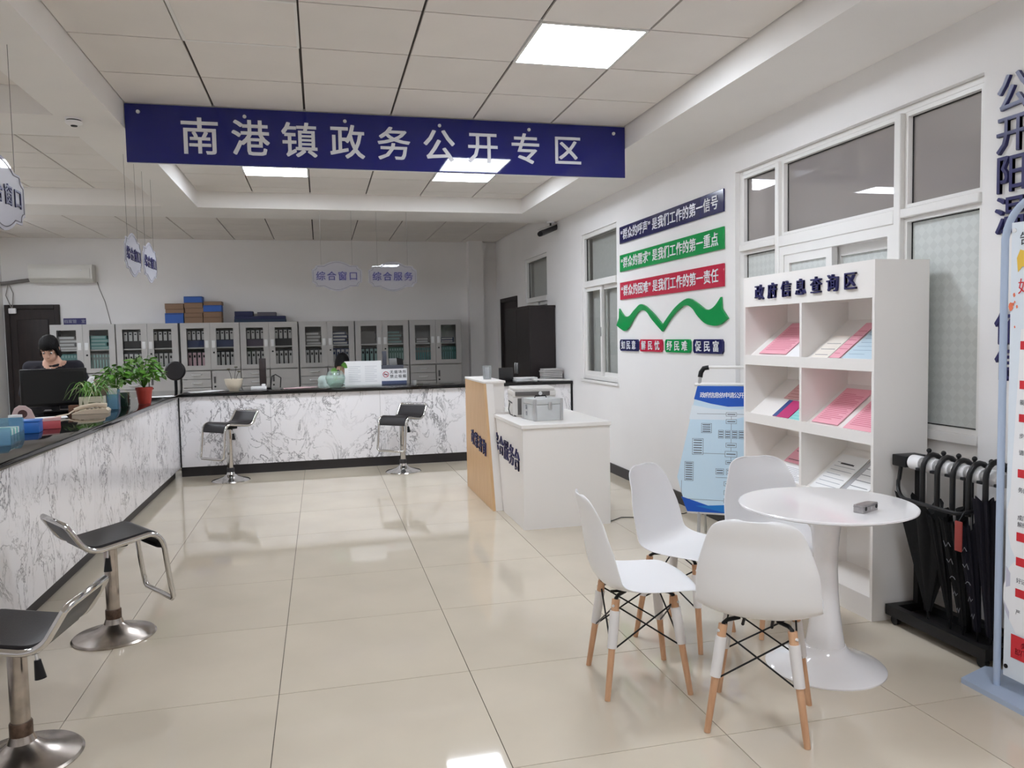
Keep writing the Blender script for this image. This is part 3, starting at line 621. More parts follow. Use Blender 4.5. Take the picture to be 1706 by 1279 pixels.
# leaflets on the sloped displays
SL = Vector((0.284, 0, 0.22)).normalized(); SN = Vector((-SL.z, 0, SL.x))
prints = {}
def leaflet(label, y0, y1, z, l0, l1, m, lines=None, group='leaflets on the display shelf', lift=0.0, skew=0.0, band=None):
    """on the slope above lip height z: y0..y1 across, l0..l1 up the slope"""
    o = SN*(0.0110+lift); p0 = Vector((SX0+0.018, 0, z+0.035)) + o
    t = thing('leaflet', label, 'leaflet', p0+Vector((0, y0, 0)), 0, group); wd = y1-y0
    def quad(a, b, c, d, th, off):
        V = []
        for hgt in (off, off+th):
            for yy, ll in ((a, c), (b, c), (b, d), (a, d)): V.append(SL*(ll+0.012) + Vector((0, yy+skew*(ll-l0), 0)) + SN*hgt)
        return V
    MB().hexa(quad(0, wd, l0, l1, 0.003, 0)).build('sheet', m, t, smooth=0)
    if lines:
        b = MB(); n = lines[0]
        for i in range(n):
            f0 = l0+(l1-l0)*(0.12+0.76*i/n); a = wd*0.10; e = wd*(0.9-0.35*random.random()*(i % 3 == 0))
            b.hexa(quad(wd-e, wd-a, f0, f0+0.0035, 0.0004, 0.003))
        b.build('print', lines[1], t, smooth=0)
    if band:
        MB().hexa(quad(wd*band[0], wd*band[1], l0+(l1-l0)*band[2], l0+(l1-l0)*band[3], 0.0006, 0.003)).build('cover_band', band[4], t, smooth=0)
    return t
pk = M('pink_print', (206, 98, 122), 0.6); blu = M('pale_blue_paper', (196, 216, 228), 0.6); mag = M('magenta_cover', (190, 42, 112), 0.4); teal = M('turquoise_cover', (140, 214, 212), 0.5); cream = M('cream_paper', (238, 230, 220), 0.6)
Z1, Z2, Z3 = 1.252, 0.887, 0.522
leaflet('pink text leaflet in the top left compartment of the shelf', 4.07, 4.36, Z1, 0.03, 0.33, pinkpaper, (14, pk))
leaflet('plain white leaflet at the right of the top left compartment', 3.885, 4.055, Z1, 0.01, 0.20, paper)
leaflet('cream leaflet with a folded cover in the top right compartment', 3.66, 3.81, Z1, 0.01, 0.20, cream, (3, inkm))
leaflet('pink leaflet standing between the cream and blue ones, top right compartment', 3.565, 3.652, Z1, 0.012, 0.31, pinkpaper, (6, pk))
leaflet('pale blue leaflet in the top right compartment', 3.31, 3.545, Z1, 0.01, 0.30, blu, (7, M('blue_print', (150, 176, 196), 0.6)), band=(0.1, 0.6, 0.80, 0.98, M('dark_photo_print', (76, 104, 106), 0.5)))
leaflet('thick pink booklet at the back of the middle left compartment', 4.03, 4.26, Z2, 0.17, 0.31, M('dusty_pink', (214, 164, 164), 0.6), (4, M('dusty_pink_edge', (178, 110, 112), 0.6)))
leaflet('magenta and blue booklet in the middle left compartment', 4.025, 4.19, Z2, 0.012, 0.16, mag, band=(0.74, 0.99, 0.0, 1.0, M('deep_blue_cover', (46, 78, 140), 0.4)))
leaflet('turquoise booklet at the right of the middle left compartment', 3.885, 4.015, Z2, 0.008, 0.17, teal, (5, M('turq_print', (178, 232, 230), 0.6)))
leaflet('pink text leaflet at the left of the middle right compartment', 3.585, 3.81, Z2, 0.02, 0.31, pinkpaper, (16, pk))
leaflet('pink text leaflet at the right of the middle right compartment', 3.295, 3.53, Z2, 0.01, 0.27, pinkpaper, (15, pk))
leaflet('pink leaflet with dark title in the lower left compartment', 4.02, 4.22, Z3, 0.14, 0.33, pinkpaper, (2, blackink))
leaflet('white text leaflet in the lower left compartment', 3.885, 4.18, Z3, 0.008, 0.125, paper, (8, M('pale_print', (170, 172, 180), 0.6)))
leaflet('white booklet with two title lines in the lower right compartment', 3.60, 3.82, Z3, 0.012, 0.29, paper, (7, M('pale_print', (170, 172, 180), 0.6)), band=(0.25, 0.75, 0.74, 0.77, blackink))
leaflet('white booklet with grey spine in the lower right compartment', 3.40, 3.585, Z3, 0.012, 0.30, paper, (5, inkm), band=(0.82, 1.0, 0, 1, M('grey_spine', (176, 176, 180), 0.5)))
leaflet('pale green edged booklet at the right of the lower right compartment', 3.295, 3.39, Z3, 0.012, 0.30, M('pale_green_paper', (206, 214, 200), 0.6), (5, inkm))
# ------------------------------------------------------------------ tulip table
t = thing('round_table', 'round white pedestal table in front of the display shelf', 'table', (2.09, 2.885, 0))
MB().lathe([(0.0, 0.690), (0.30, 0.692), (0.345, 0.700), (0.362, 0.708), (0.362, 0.714), (0.358, 0.717), (0.0, 0.717)], 72).build('tabletop', tablem, t, smooth=30)
pf = [(0.0, 0.690), (0.075, 0.690), (0.068, 0.66), (0.057, 0.58), (0.051, 0.50), (0.050, 0.43), (0.053, 0.34), (0.060, 0.25), (0.070, 0.17), (0.080, 0.105), (0.084, 0.088)]
MB().lathe(pf+[(0.0, 0.088)], 40).build('column', tablem, t, smooth=30)
MB().lathe([(0.0, 0.0), (0.247, 0.0), (0.248, 0.006), (0.242, 0.012), (0.20, 0.026), (0.15, 0.046), (0.11, 0.068), (0.092, 0.086), (0.085, 0.10), (0.0, 0.10)], 64).build('base', tablem, t, smooth=30)
t = thing('metal_box', 'small brushed metal box with two black round holes on the round table', 'box', (2.147, 2.705, 0.717), 0.42)
MB().box(-0.058, 0.058, -0.022, 0.022, 0, 0.033, 0.003).build('body', M('brushed_metal', (170, 166, 166), 0.35, 0.7, var=0.15, vscale=60), t)
for x in (-0.04, 0.044): MB().cone((x, -0.0218, 0.018), (x, -0.0232, 0.018), 0.0085, 0.0085).build('hole', blackp, t)
MB().box(-0.058, 0.058, -0.0225, 0.0225, 0.0245, 0.0255).build('seam', blackp, t)
MB().cone((0.004, -0.0218, 0.016), (0.004, -0.0228, 0.016), 0.006, 0.006).build('screw', alu, t)
# ------------------------------------------------------------------ plastic shell chairs
def shell_mesh():
    st = [(0.222, 0.405, 0.150, 0), (0.221, 0.424, 0.185, 0), (0.205, 0.437, 0.202, 0.0), (0.15, 0.440, 0.219, 0.004), (0.08, 0.434, 0.224, 0.010), (0.0, 0.426, 0.225, 0.018), (-0.07, 0.421, 0.224, 0.030), (-0.125, 0.424, 0.223, 0.046),
          (-0.165, 0.443, 0.221, 0.060), (-0.19, 0.480, 0.219, 0.066), (-0.203, 0.53, 0.217, 0.066), (-0.212, 0.59, 0.214, 0.060), (-0.222, 0.65, 0.198, 0.050), (-0.225, 0.71, 0.178, 0.040), (-0.243, 0.76, 0.158, 0.030), (-0.249, 0.788, 0.136, 0.024), (-0.252, 0.803, 0.100, 0.018), (-0.253, 0.808, 0.055, 0.014)]
    bm = bmesh.new(); K = 14; rows = []
    for i, (x, z, hw, ri) in enumerate(st):
        a = st[max(i-1, 0)]; c = st[min(i+1, len(st)-1)]; tx, tz = c[0]-a[0], c[1]-a[1]; L = math.hypot(tx, tz); nx, nz = tz/L, -tx/L   # towards the sitter
        if nx < 0 and z > 0.5: nx, nz = -nx, -nz
        r = []
        for j in range(K+1):
            u = -1+2*j/K; e = ri*abs(u)**2.6
            if i > 2: r.append(bm.verts.new((x+nx*e, u*hw, z+nz*e)))
            else: r.append(bm.verts.new((x - 0.028*abs(u)**3, u*hw, z)))
        rows.append(r)
    for i in range(len(rows)-1):
        for j in range(K): bm.faces.new((rows[i][j], rows[i+1][j], rows[i+1][j+1], rows[i][j+1]))
    me = D.meshes.new('shell'); bm.to_mesh(me); bm.free()
    for p in me.polygons: p.use_smooth = True
    o = D.objects.new('shell', me); COL.objects.link(o)
    s = o.modifiers.new('s', 'SOLIDIFY'); s.thickness = 0.007; s.offset = 0; s2 = o.modifiers.new('b', 'SUBSURF'); s2.levels = 2; s2.render_levels = 2
    bpy.context.view_layer.update(); m2 = D.meshes.new_from_object(o.evaluated_get(bpy.context.evaluated_depsgraph_get()))
    D.objects.remove(o); m2.materials.clear(); m2.materials.append(whitep); m2.name = 'shell'
    for p in m2.polygons: p.use_smooth = True
    return m2
sleevem = M('white_sleeve', (226, 222, 220), 0.5)
def make_chair(label, loc, rz):
    t = thing('dining_chair', label, 'chair', loc, rz, 'white plastic shell chairs')
    put('shell', shell_mesh(), t)
    ends = {}
    for sx in (1, -1):
        for sy in (1, -1):
            p0 = Vector((0.118*sx-0.005, 0.118*sy, 0.405)); p1 = Vector((0.172*sx-0.005, 0.172*sy, 0.0)); d = p1-p0
            lg = MB().cone(p0+d*0.03, p1, 0.0165, 0.0115, 14).build('leg', beech, t)
            MB().cone(p0+d*0.14, p0+d*0.50, 0.0205, 0.0195, 16).build('sleeve', sleevem, lg)
            MB().tube([p0+Vector((-0.05*sx, -0.05*sy, 0.0)), p0+Vector((-0.012*sx, -0.012*sy, 0.0)), p0+Vector((0, 0, -0.008)), p0+d*0.13], 0.008, 8).build('bracket', blackp, lg)
            q = p0+d*0.09; nn = Vector((sx, sy, 0.2)).normalized(); MB().cone(q+nn*0.014, q+nn*0.02, 0.006, 0.005).build('bolt', silverp, lg)
            ends[sx, sy] = (p0+d*0.09, p0+d*0.53)
    for a, b in (((1, 1), (1, -1)), ((1, -1), (-1, -1)), ((-1, -1), (-1, 1)), ((-1, 1), (1, 1))):
        MB().cone(ends[a][0], ends[b][1], 0.0035, 0.0035, 8).build('cross_brace', blackp, t)
        MB().cone(ends[b][0], ends[a][1], 0.0035, 0.0035, 8).build('cross_brace', blackp, t)
    MB().tube([(-0.13, -0.05, 0.402), (0.12, -0.05, 0.402)], 0.006).tube([(-0.13, 0.05, 0.402), (0.12, 0.05, 0.402)], 0.006).build('seat_mount', blackp, t)
    return t
def ang(x, y): return math.atan2(y, x)
ch = make_chair('white shell chair furthest left, seen side-on with its seat towards the table', (1.262, 2.99, 0), ang(0.99, -0.12))
dup(ch, (1.675, 3.38, 0), ang(0.58, -0.81), 'white shell chair behind the leftmost one, turned partly to the camera')
dup(ch, (1.57, 2.555, 0), ang(0.58, 0.81), 'white shell chair nearest the camera, its back turned to us')
dup(ch, (2.17, 3.37, 0), ang(-0.08, -1.0), 'white shell chair between the round table and the display shelf')
# ------------------------------------------------------------------ bar stools
def stool(label, loc, rz, h, cm, worn=False, lv=(0.3, 1.0)):
    """h = seat height"""
    t = thing('bar_stool', label, 'stool', loc, rz, 'black and chrome bar stools')
    MB().lathe([(0.0, 0.0), (0.192, 0.0), (0.194, 0.004), (0.186, 0.012), (0.13, 0.026), (0.075, 0.045), (0.046, 0.068), (0.036, 0.095), (0.0, 0.095)], 48).build('base', cm, t, smooth=30)
    MB().lathe([(0.0, 0.09), (0.037, 0.09), (0.037, 0.135), (0.034, 0.14), (0.0, 0.14)], 24).build('collar', rust if worn else plinthm, t)
    MB().lathe([(0.0, 0.14), (0.031, 0.14), (0.031, h-0.055), (0.0, h-0.055)], 24).build('column', chromew if worn else chrome, t)
    MB().box(-0.07, 0.07, -0.05, 0.05, h-0.055, h-0.028, 0.008).build('seat_plate', blackp, t)
    lx, ly = lv; lv = MB().tube([(0.04*lx, 0.04*ly, h-0.045), (0.085*lx, 0.085*ly, h-0.06), (0.095*lx, 0.095*ly, h-0.10)], 0.005).build('lever', chrome, t)
    MB().cone((0.094*lx, 0.094*ly, h-0.095), (0.105*lx, 0.105*ly, h-0.16), 0.011, 0.019).build('lever_knob', blackp, lv)
    # side profile of the bent chrome strap (x forward): back lip, seat, rolled front, foot loop
    prof = [(-0.240, h+0.115)] + [(p[0], p[1]) for p in bez((-0.185, h+0.025, 0), (-0.150, h-0.022, 0), (-0.09, h-0.018, 0), 6)] + [(0.05, h+0.002)] + [(p[0], p[1]) for p in bez((0.12, h+0.012, 0), (0.182, h+0.012, 0), (0.195, h-0.07, 0), 7)] + [(0.218, h-0.26), (0.228, h-0.325)]
    Y = 0.172; path = [(x, -Y, z) for x, z in prof]; path = path + [(0.231, -Y+0.02, h-0.34), (0.231, Y-0.02, h-0.34)] + [(x, Y, z) for x, z in prof[::-1]] + [(-0.246, Y-0.02, h+0.125), (-0.246, -Y+0.02, h+0.125)]
    MB().tube(path, 0.013, 10, True).build('frame', chrome, t)
    up = [(-0.237, h+0.112)] + [(p[0], p[1]) for p in bez((-0.185, h+0.038, 0), (-0.150, h-0.003, 0), (-0.09, h+0.003, 0), 6)] + [(0.05, h+0.020)] + [(p[0], p[1]) for p in bez((0.12, h+0.03, 0), (0.187, h+0.028, 0), (0.198, h-0.06, 0), 7)]
    lo = [(x+0.012*(1 if x < -0.15 else 0), z-0.036) for x, z in up[:-1]] + [(0.162, h-0.062)]
    b = MB(); b.prism(up+lo[::-1], (0, -Y+0.014, 0), (1, 0, 0), (0, 0, 1), (0, 1, 0), 2*Y-0.028); b.build('seat_pad', blackl, t, smooth=50)
    return t
s1 = stool('worn chrome bar stool beside the long counter, second from the camera', (-1.05, 4.176, 0), ang(0.84, 0.55), 0.505, chromew, True, (-0.3, -0.45))
stool('chrome bar stool cut off at the bottom left corner of the photo', (-1.07, 3.0, 0), ang(-1.0, 0.12), 0.465, chromew, True, (-0.9, 0.4))
stool('black bar stool at the corner of the two marble counters', (-0.961, 8.575, 0), ang(-0.70, -0.72), 0.60, chrome)
stool('black bar stool before the middle of the far marble counter', (0.84, 8.50, 0), ang(-0.62, -0.78), 0.60, chrome)
# ------------------------------------------------------------------ document cabinets with their contents
CY = 12.6
CX = [(-3.825, -2.955), (-2.945, -2.085), (-2.055, -1.205), (-1.198, -0.340), (-0.318, 0.528), (0.540, 1.392), (1.404, 2.254)]
ORD = ['first', 'second', 'third', 'fourth', 'fifth', 'sixth', 'seventh']
HC = 1.755
def cabinet(label, x0, x1):
    t = thing('document_cabinet', label, 'cabinet', (x0, CY, 0), 0, 'grey steel document cabinets'); w_ = x1-x0
    b = MB(); k = 0.02
    for q in ((0, k, 0.018, 0.385, 0, HC), (w_-k, w_, 0.018, 0.385, 0, HC), (k, w_-k, 0.365, 0.385, 0, HC), (k, w_-k, 0.018, 0.365, HC-k, HC), (k, w_-k, 0.018, 0.365, 0, 0.06), (k, w_-k, 0.018, 0.365, 1.03, 1.05)): b.box(*q)
    b.build('body', greym, t)
    MB().box(k, w_-k, 0.04, 0.36, 1.365, 1.383).build('inner_shelf', alu, t)
    m = w_/2
    for a, e, hs in ((0.004, m-0.002, 1), (m+0.002, w_-0.004, -1)):
        fr = MB(); z0, z1 = 1.04, HC-0.004; s = 0.085
        for q in ((a, a+s, z0, z1), (e-s, e, z0, z1), (a+s, e-s, z0, z0+0.065), (a+s, e-s, z1-0.08, z1)): fr.box(q[0], q[1], 0, 0.017, q[2], q[3])
        d = fr.build('glazed_door', greym, t)
        MB().box(a+s-0.005, e-s+0.005, 0.007, 0.011, z0+0.06, z1-0.075).build('glass_pane', glass, d, smooth=0)
        hx = e-0.045 if hs > 0 else a+0.045
        MB().box(hx-0.024, hx+0.024, -0.008, 0.0, 1.375, 1.485, 0.003).build('handle', silverp, d)
        if hs < 0: MB().cone((hx, 0, 1.30), (hx, -0.01, 1.30), 0.014, 0.012).build('lock', blackp, d)
    for i in range(3):
        z1 = 1.022-0.128*i; d = MB().box(0.006, m-0.01, 0, 0.017, z1-0.121, z1, 0.003, 1).build('drawer', greym, t); xm = m/2
        MB().tube([(xm-0.07, 0, z1-0.055), (xm-0.06, -0.022, z1-0.058), (xm+0.06, -0.022, z1-0.058), (xm+0.07, 0, z1-0.055)], 0.009).build('handle', silverp, d)
    MB().box(0.006, m-0.01, 0, 0.017, 0.07, 0.63, 0.003, 1).build('lower_door', greym, t)
    d = MB().box(m+0.004, w_-0.006, 0, 0.017, 0.07, 1.022, 0.003, 1).build('lower_door', greym, t)
    MB().box(m+0.03, m+0.06, -0.004, 0, 0.83, 0.93).build('latch_plate', M('dark_steel', (92, 90, 90), 0.5), d); MB().cone((m+0.045, 0, 0.78), (m+0.045, -0.012, 0.78), 0.014, 0.012).build('lock', blackp, d)
    return t
for i, (a, e) in enumerate(CX):
    cabinet(['grey steel cabinet furthest left in the row, beside the dark door', 'second grey steel cabinet from the left, behind the leafy plants', 'third grey steel cabinet from the left, below the stacked boxes', 'fourth grey steel cabinet from the left, below the flat navy folders',
             'fifth grey steel cabinet from the left, behind the person in mint', 'sixth grey steel cabinet from the left, behind the no smoking sign', 'grey steel cabinet furthest right in the row, beside the wall pillar'][i], a, e)
bk = M('file_black', (40, 38, 42), 0.6); wsp = M('file_spine_white', (206, 204, 206), 0.6); psp = M('file_spine_pink', (214, 180, 190), 0.6); tl = M('file_teal', (84, 140, 142), 0.6); tl2 = M('file_pale_teal', (150, 180, 178), 0.6); gy = M('file_grey', (132, 128, 128), 0.6); gn = M('file_green', (46, 98, 84), 0.6); db = M('file_dark_blue', (52, 64, 104), 0.6); wb_ = M('file_mauve', (84, 74, 94), 0.6)
fcache = {}
def upright(w, h, d, m0, m1):
    k = ('u', w, h, m0.name, m1.name)
    if k not in fcache:
        b = MB(); b.box(-w/2, w/2, 0, d, 0, h); b.mi = 1; b.box(-w*0.36, w*0.36, -0.002, 0.001, h*0.06, h*0.94); b.mi = 0; b.box(-w*0.2, w*0.2, -0.003, 0.001, h*0.66, h*0.80)
        o = b.build('ring_binder', [m0, m1], smooth=0); fcache[k] = o.data; return o
    return put('ring_binder', fcache[k])
def flat(w, h, d, m0, m1):
    k = ('f', w, h, m0.name, m1.name)
    if k not in fcache:
        b = MB(); b.box(-w/2, w/2, 0, d, 0, h); b.mi = 1; b.box(-w*0.42, w*0.42, -0.002, 0.001, h*0.2, h*0.8)
        o = b.build('file_box', [m0, m1], smooth=0); fcache[k] = o.data; return o
    return put('file_box', fcache[k])
LOW = [((tl, tl2), (gy, tl2)), ((bk, wsp), (bk, wsp)), ((bk, psp), (bk, wsp)), ((bk, wsp), (bk, wsp)), ((bk, wsp), (db, wsp)), ((bk, tl2), (gn, tl2)), ((gy, tl), (gn, tl))]
DESC = {('file_teal', 'file_pale_teal'): 'teal', ('file_grey', 'file_pale_teal'): 'grey and pale teal', ('file_black', 'file_spine_white'): 'white-spined black', ('file_black', 'file_spine_pink'): 'pink-spined black', ('file_dark_blue', 'file_spine_white'): 'white-spined blue', ('file_black', 'file_pale_teal'): 'teal-spined black', ('file_green', 'file_pale_teal'): 'pale-spined green', ('file_grey', 'file_teal'): 'teal-spined grey', ('file_green', 'file_teal'): 'teal-spined green'}
for i, (a, e) in enumerate(CX):
    m = (a+e)/2
    for side in (0, 1):
        x0, x1 = (a+0.085, m-0.07) if side == 0 else (m+0.07, e-0.085); wd = x1-x0; m0, m1 = LOW[i][side]; sd = ('left', 'right')[side]
        nb = 4 if m0 in (bk, db) else 7; w_ = wd/nb; hgt = 0.27
        for k in range(nb):
            o = upright(round(w_*0.94, 4), hgt, 0.22, m0, m1); o.location = (x0+w_*(k+0.5), CY+0.055, 1.0505)
            tag(o, '%s binder, %s from left on lower shelf, %s door, %s grey cabinet' % (DESC[m0.name, m1.name], ORD[k], sd, ORD[i]), 'binder', '%s door lower shelf binders of the %s cabinet' % (sd, ORD[i]))
        # upper shelf
        z = 1.3835; g = '%s door upper shelf files of the %s cabinet' % (sd, ORD[i])
        if i in (1, 2, 3):
            mm = ((bk, bk), (bk, bk), (db, tl), (db, db), (wb_, wb_), (bk, db))[(i-1)*2+side]
            o = flat(round(wd*0.96, 4), 0.105, 0.22, mm[0], mm[0]); o.location = ((x0+x1)/2, CY+0.055, z); tag(o, 'wide dark file box lying on the upper shelf, %s door, %s grey cabinet' % (sd, ORD[i]), 'file box')
            for k in range(4):
                o = upright(round(wd/4*0.92, 4), 0.15, 0.2, bk, wsp); o.location = (x0+wd/4*(k+0.5), CY+0.06, z+0.1055)
                tag(o, 'short white-spined file, %s from left on upper shelf, %s door, %s grey cabinet' % (ORD[k], sd, ORD[i]), 'binder', g)
        elif i in (0, 4, 5):
            mm = {(0, 0): (gy, wsp), (0, 1): (tl, tl2), (4, 0): (gy, wsp), (4, 1): (db, wsp), (5, 0): (gy, gy), (5, 1): (gy, tl2)}[i, side]
            for k in range(4):
                o = flat(round(wd*(0.94-0.12*(k % 2)), 4), 0.05, 0.22, mm[0], mm[1]); o.location = ((x0+x1)/2-0.02*(k % 2), CY+0.055, z+0.0505*k)
                tag(o, 'flat file, %s from bottom of upper shelf stack, %s door, %s grey cabinet' % (ORD[k], sd, ORD[i]), 'file', g)
        else:
            for k in range(2):
                o = flat(round(wd*0.8, 4), 0.04, 0.22, gy if side == 0 else db, wsp); o.location = ((x0+x1)/2-0.01, CY+0.055, z+0.0405*k)
                tag(o, 'flat file, %s on the upper shelf, %s door, seventh grey cabinet' % (('lower', 'upper')[k], sd), 'file', g)
# boxes stacked on the cabinets
tan = M('kraft_box', (140, 112, 90), 0.7); bx = M('blue_box', (48, 96, 178), 0.55); nv = M('navy_folder', (30, 36, 78), 0.55); tbk = M('dark_teal_folder', (28, 50, 78), 0.55)
def archive(label, x, y, z, w_, h, m, name='archive_box', group='archive boxes on the cabinets'):
    t = thing(name, label, 'box', (x, y, z), 0, group); MB().box(-w_/2, w_/2, -0.11, 0.11, 0, h, 0.003, 1).build('case', m, t)
    MB().box(-w_*0.46, w_*0.46, -0.1125, -0.109, h*0.88, h*0.93).build('lid_seam', M('kraft_edge', (98, 72, 54), 0.7) if m == tan else nv, t)
sY = 12.83
def stack(x, items, where):
    z = HC+0.0005
    for k, (m, h) in enumerate(items):
        archive('%s box, %s in the %s stack on the third grey cabinet' % ('blue' if m == bx else 'brown', ['lowest', 'second from the bottom', 'third from the bottom', 'fourth from the bottom', 'fifth from the bottom'][k], where), x+random.uniform(-0.008, 0.008), sY, z, 0.262, h, m); z += h+0.0005
stack(-2.14, [(bx, 0.155), (tan, 0.06), (tan, 0.085)], 'left'); stack(-1.865, [(tan, 0.095), (tan, 0.06), (tan, 0.075), (tan, 0.08), (bx, 0.095)], 'middle'); stack(-1.59, [(tan, 0.09), (tan, 0.08), (bx, 0.10), (tan, 0.055)], 'right')
for k, (x, z, wd, h, m) in enumerate(((-0.90, 0.0005, 0.77, 0.05, tbk), (-0.90, 0.051, 0.76, 0.045, nv), (-1.14, 0.0965, 0.27, 0.075, nv), (-0.80, 0.0965, 0.28, 0.06, M('grey_file_box', (88, 84, 94), 0.5)))):
    archive(['dark teal folder, lowest of the flat pile on the fourth grey cabinet', 'wide navy folder in the flat pile on the fourth grey cabinet', 'small navy box at the left on top of the flat pile', 'grey box at the right on top of the flat pile'][k], x, sY, HC+z, wd, h, m, 'folder_box')
t = thing('room_sign', 'small navy room sign with white characters standing on the first cabinet', 'sign', (-3.51, 12.70, HC)); MB().box(-0.15, 0.15, -0.006, 0.006, 0, 0.095).build('plate', navyflat, t); text('档案管理室', t, (-0.115, -0.0065, 0.048), (0.115, -0.0065, 0.048), (1, 0, 0), 0.05, 0.002, M('dim_letter', (150, 150, 165), 0.5), 'character', 'l')
# dark wardrobe against the right wall
t = thing('wardrobe', 'tall dark brown wardrobe against the right wall behind the far counter', 'wardrobe', (2.60, 9.60, 0))
MB().box(0.02, 0.345, 0, 1.32, 0.0, 1.82).build('carcass', wardw, t); MB().box(0, 0.35, -0.01, 1.33, 1.82, 1.85).build('top_panel', wardw, t)
for a in (0.0, 0.663):
    d = MB().box(0, 0.019, a+0.002, a+0.655, 0.06, 1.815).build('door', wardw, t)
    MB().box(-0.025, 0, (a+0.60 if a < 0.1 else a+0.05), (a+0.615 if a < 0.1 else a+0.065), 0.95, 1.10, 0.004).build('handle', alu, d)
# ------------------------------------------------------------------ flow-chart stand between wall and shelf
a_ = math.atan2(-0.573, 0.82)
t = thing('display_stand', 'light blue flow-chart board on a folding stand with a padded handle, behind the chairs', 'display stand', (2.475, 4.83, 0), a_)
bw = 0.46; tilt = 0.13   # board leans back: local y grows with height
def bp(x, z, off=0.0): return Vector((x, (z-0.2)*tilt - off, z))
V = [(0.0, 1.09), (bw, 1.09), (bw+0.11, 0.46), (bw+0.06, 0.23), (-0.06, 0.23), (-0.13, 0.46)]
def board(pts, th, off, name, m):
    b = MB(); b.hexa([bp(*p, off) for p in pts]+[bp(*p, off+th) for p in pts]) if len(pts) == 4 else b.rings([[bp(*p, off) for p in pts], [bp(*p, off+th) for p in pts]])
    return b.build(name, m, t, smooth=0)
board(V, 0.012, 0.0, 'board', M('board_sky', (200, 224, 240), 0.35))
board([(0.0, 1.09), (bw, 1.09), (bw+0.022, 0.985), (bw*0.75, 0.955), (bw*0.45, 0.95), (bw*0.2, 0.97), (-0.022, 1.0)], 0.001, 0.012, 'blue_header', M('board_blue', (20, 84, 184), 0.35))
board([(-0.034, 0.96), (0.1, 0.935), (bw*0.5, 0.927), (bw+0.03, 0.955), (bw+0.035, 0.93), (bw*0.5, 0.86), (-0.055, 0.86)], 0.0004, 0.012, 'pale_band', M('board_pale', (222, 232, 240), 0.4))
board([(-0.1, 0.33), (bw*0.42, 0.245), (bw*0.42, 0.231), (-0.058, 0.231)], 0.001, 0.012, 'blue_footer', M('board_blue', (20, 84, 184), 0.35))
board([(0.0, 0.27), (bw, 0.31), (bw+0.055, 0.24), (bw*0.42, 0.236)], 0.0016, 0.012, 'blue_footer', M('board_blue2', (26, 120, 196), 0.35))
up_ = Vector((0, tilt, 1)).normalized()
text('政府信息依申请公开办理流程', t, bp(0.036, 1.028, 0.0135), bp(bw-0.036, 1.028, 0.0135), (1, 0, 0), 0.036, 0.001, whitelet, 'lettering', wscale=0.92, up=up_)
def box2(x0, x1, z0, z1, lines=0):
    b = MB(); w2 = 0.0022
    for q in ((x0, x1, z0, z0+w2), (x0, x1, z1-w2, z1), (x0, x0+w2, z0, z1), (x1-w2, x1, z0, z1)):
        b.hexa([bp(q[0], q[2], .0125), bp(q[1], q[2], .0125), bp(q[1], q[3], .0125), bp(q[0], q[3], .0125), bp(q[0], q[2], .0131), bp(q[1], q[2], .0131), bp(q[1], q[3], .0131), bp(q[0], q[3], .0131)])
    for i in range(lines):
        zz = z0+(z1-z0)*(i+0.7)/(lines+0.4); e = 0.12*(x1-x0)
        b.hexa([bp(x0+e, zz-0.003, .0125), bp(x1-e, zz-0.003, .0125), bp(x1-e, zz+0.003, .0125), bp(x0+e, zz+0.003, .0125), bp(x0+e, zz-0.003, .0131), bp(x1-e, zz-0.003, .0131), bp(x1-e, zz+0.003, .0131), bp(x0+e, zz+0.003, .0131)])
    b.build('chart_box', inkm, t, smooth=0)['kind'] = 'stuff'
def ln(x0, z0, x1, z1):
    w2 = 0.0011; h = (x0 == x1); q = (x0-w2, x0+w2, z0, z1) if h else (x0, x1, z0-w2, z0+w2)
    MB().hexa([bp(q[0], q[2], .0125), bp(q[1], q[2], .0125), bp(q[1], q[3], .0125), bp(q[0], q[3], .0125), bp(q[0], q[2], .013), bp(q[1], q[2], .013), bp(q[1], q[3], .013), bp(q[0], q[3], .013)]).build('chart_line', inkm, t, smooth=0)
cx = bw*0.5
box2(cx-0.035, cx+0.035, 0.885, 0.912, 1); box2(cx-0.035, cx+0.035, 0.835, 0.865, 1)
for i in range(4): box2(cx-0.085+0.045*i, cx-0.050+0.045*i, 0.735, 0.79, 3)
box2(0.03, 0.10, 0.77, 0.835, 4); box2(bw-0.09, bw-0.02, 0.70, 0.80, 6)
box2(-0.03, 0.045, 0.62, 0.73, 6); box2(-0.08, -0.02, 0.44, 0.57, 8); box2(bw-0.05, bw+0.03, 0.62, 0.70, 4)
box2(cx-0.035, cx+0.035, 0.675, 0.705, 1); box2(cx-0.04, cx+0.04, 0.61, 0.65, 1); box2(cx-0.035, cx+0.035, 0.56, 0.585, 1)
for i in range(3): box2(cx-0.10+0.07*i, cx-0.045+0.07*i, 0.49, 0.53, 2)
box2(cx-0.045, cx+0.045, 0.415, 0.445, 1); box2(cx-0.045, cx+0.045, 0.355, 0.385, 1); box2(cx-0.045, cx+0.045, 0.30, 0.33, 1); box2(cx-0.045, cx+0.045, 0.25, 0.28, 1)
for z0, z1 in ((0.865, 0.885), (0.79, 0.835), (0.705, 0.735), (0.65, 0.675), (0.585, 0.61), (0.53, 0.56), (0.445, 0.47), (0.385, 0.415), (0.33, 0.355), (0.28, 0.30)): ln(cx, z0, cx, z1)
ln(0.0, 0.90, cx-0.035, 0.90); ln(cx+0.035, 0.90, bw, 0.90); ln(-0.1, 0.315, cx-0.045, 0.315); ln(0.045, 0.63, cx-0.04, 0.63); ln(cx+0.045, 0.43, bw-0.02, 0.43); ln(-0.1, 0.315, -0.1, 0.44); ln(cx-0.10, 0.47, cx+0.10, 0.47)
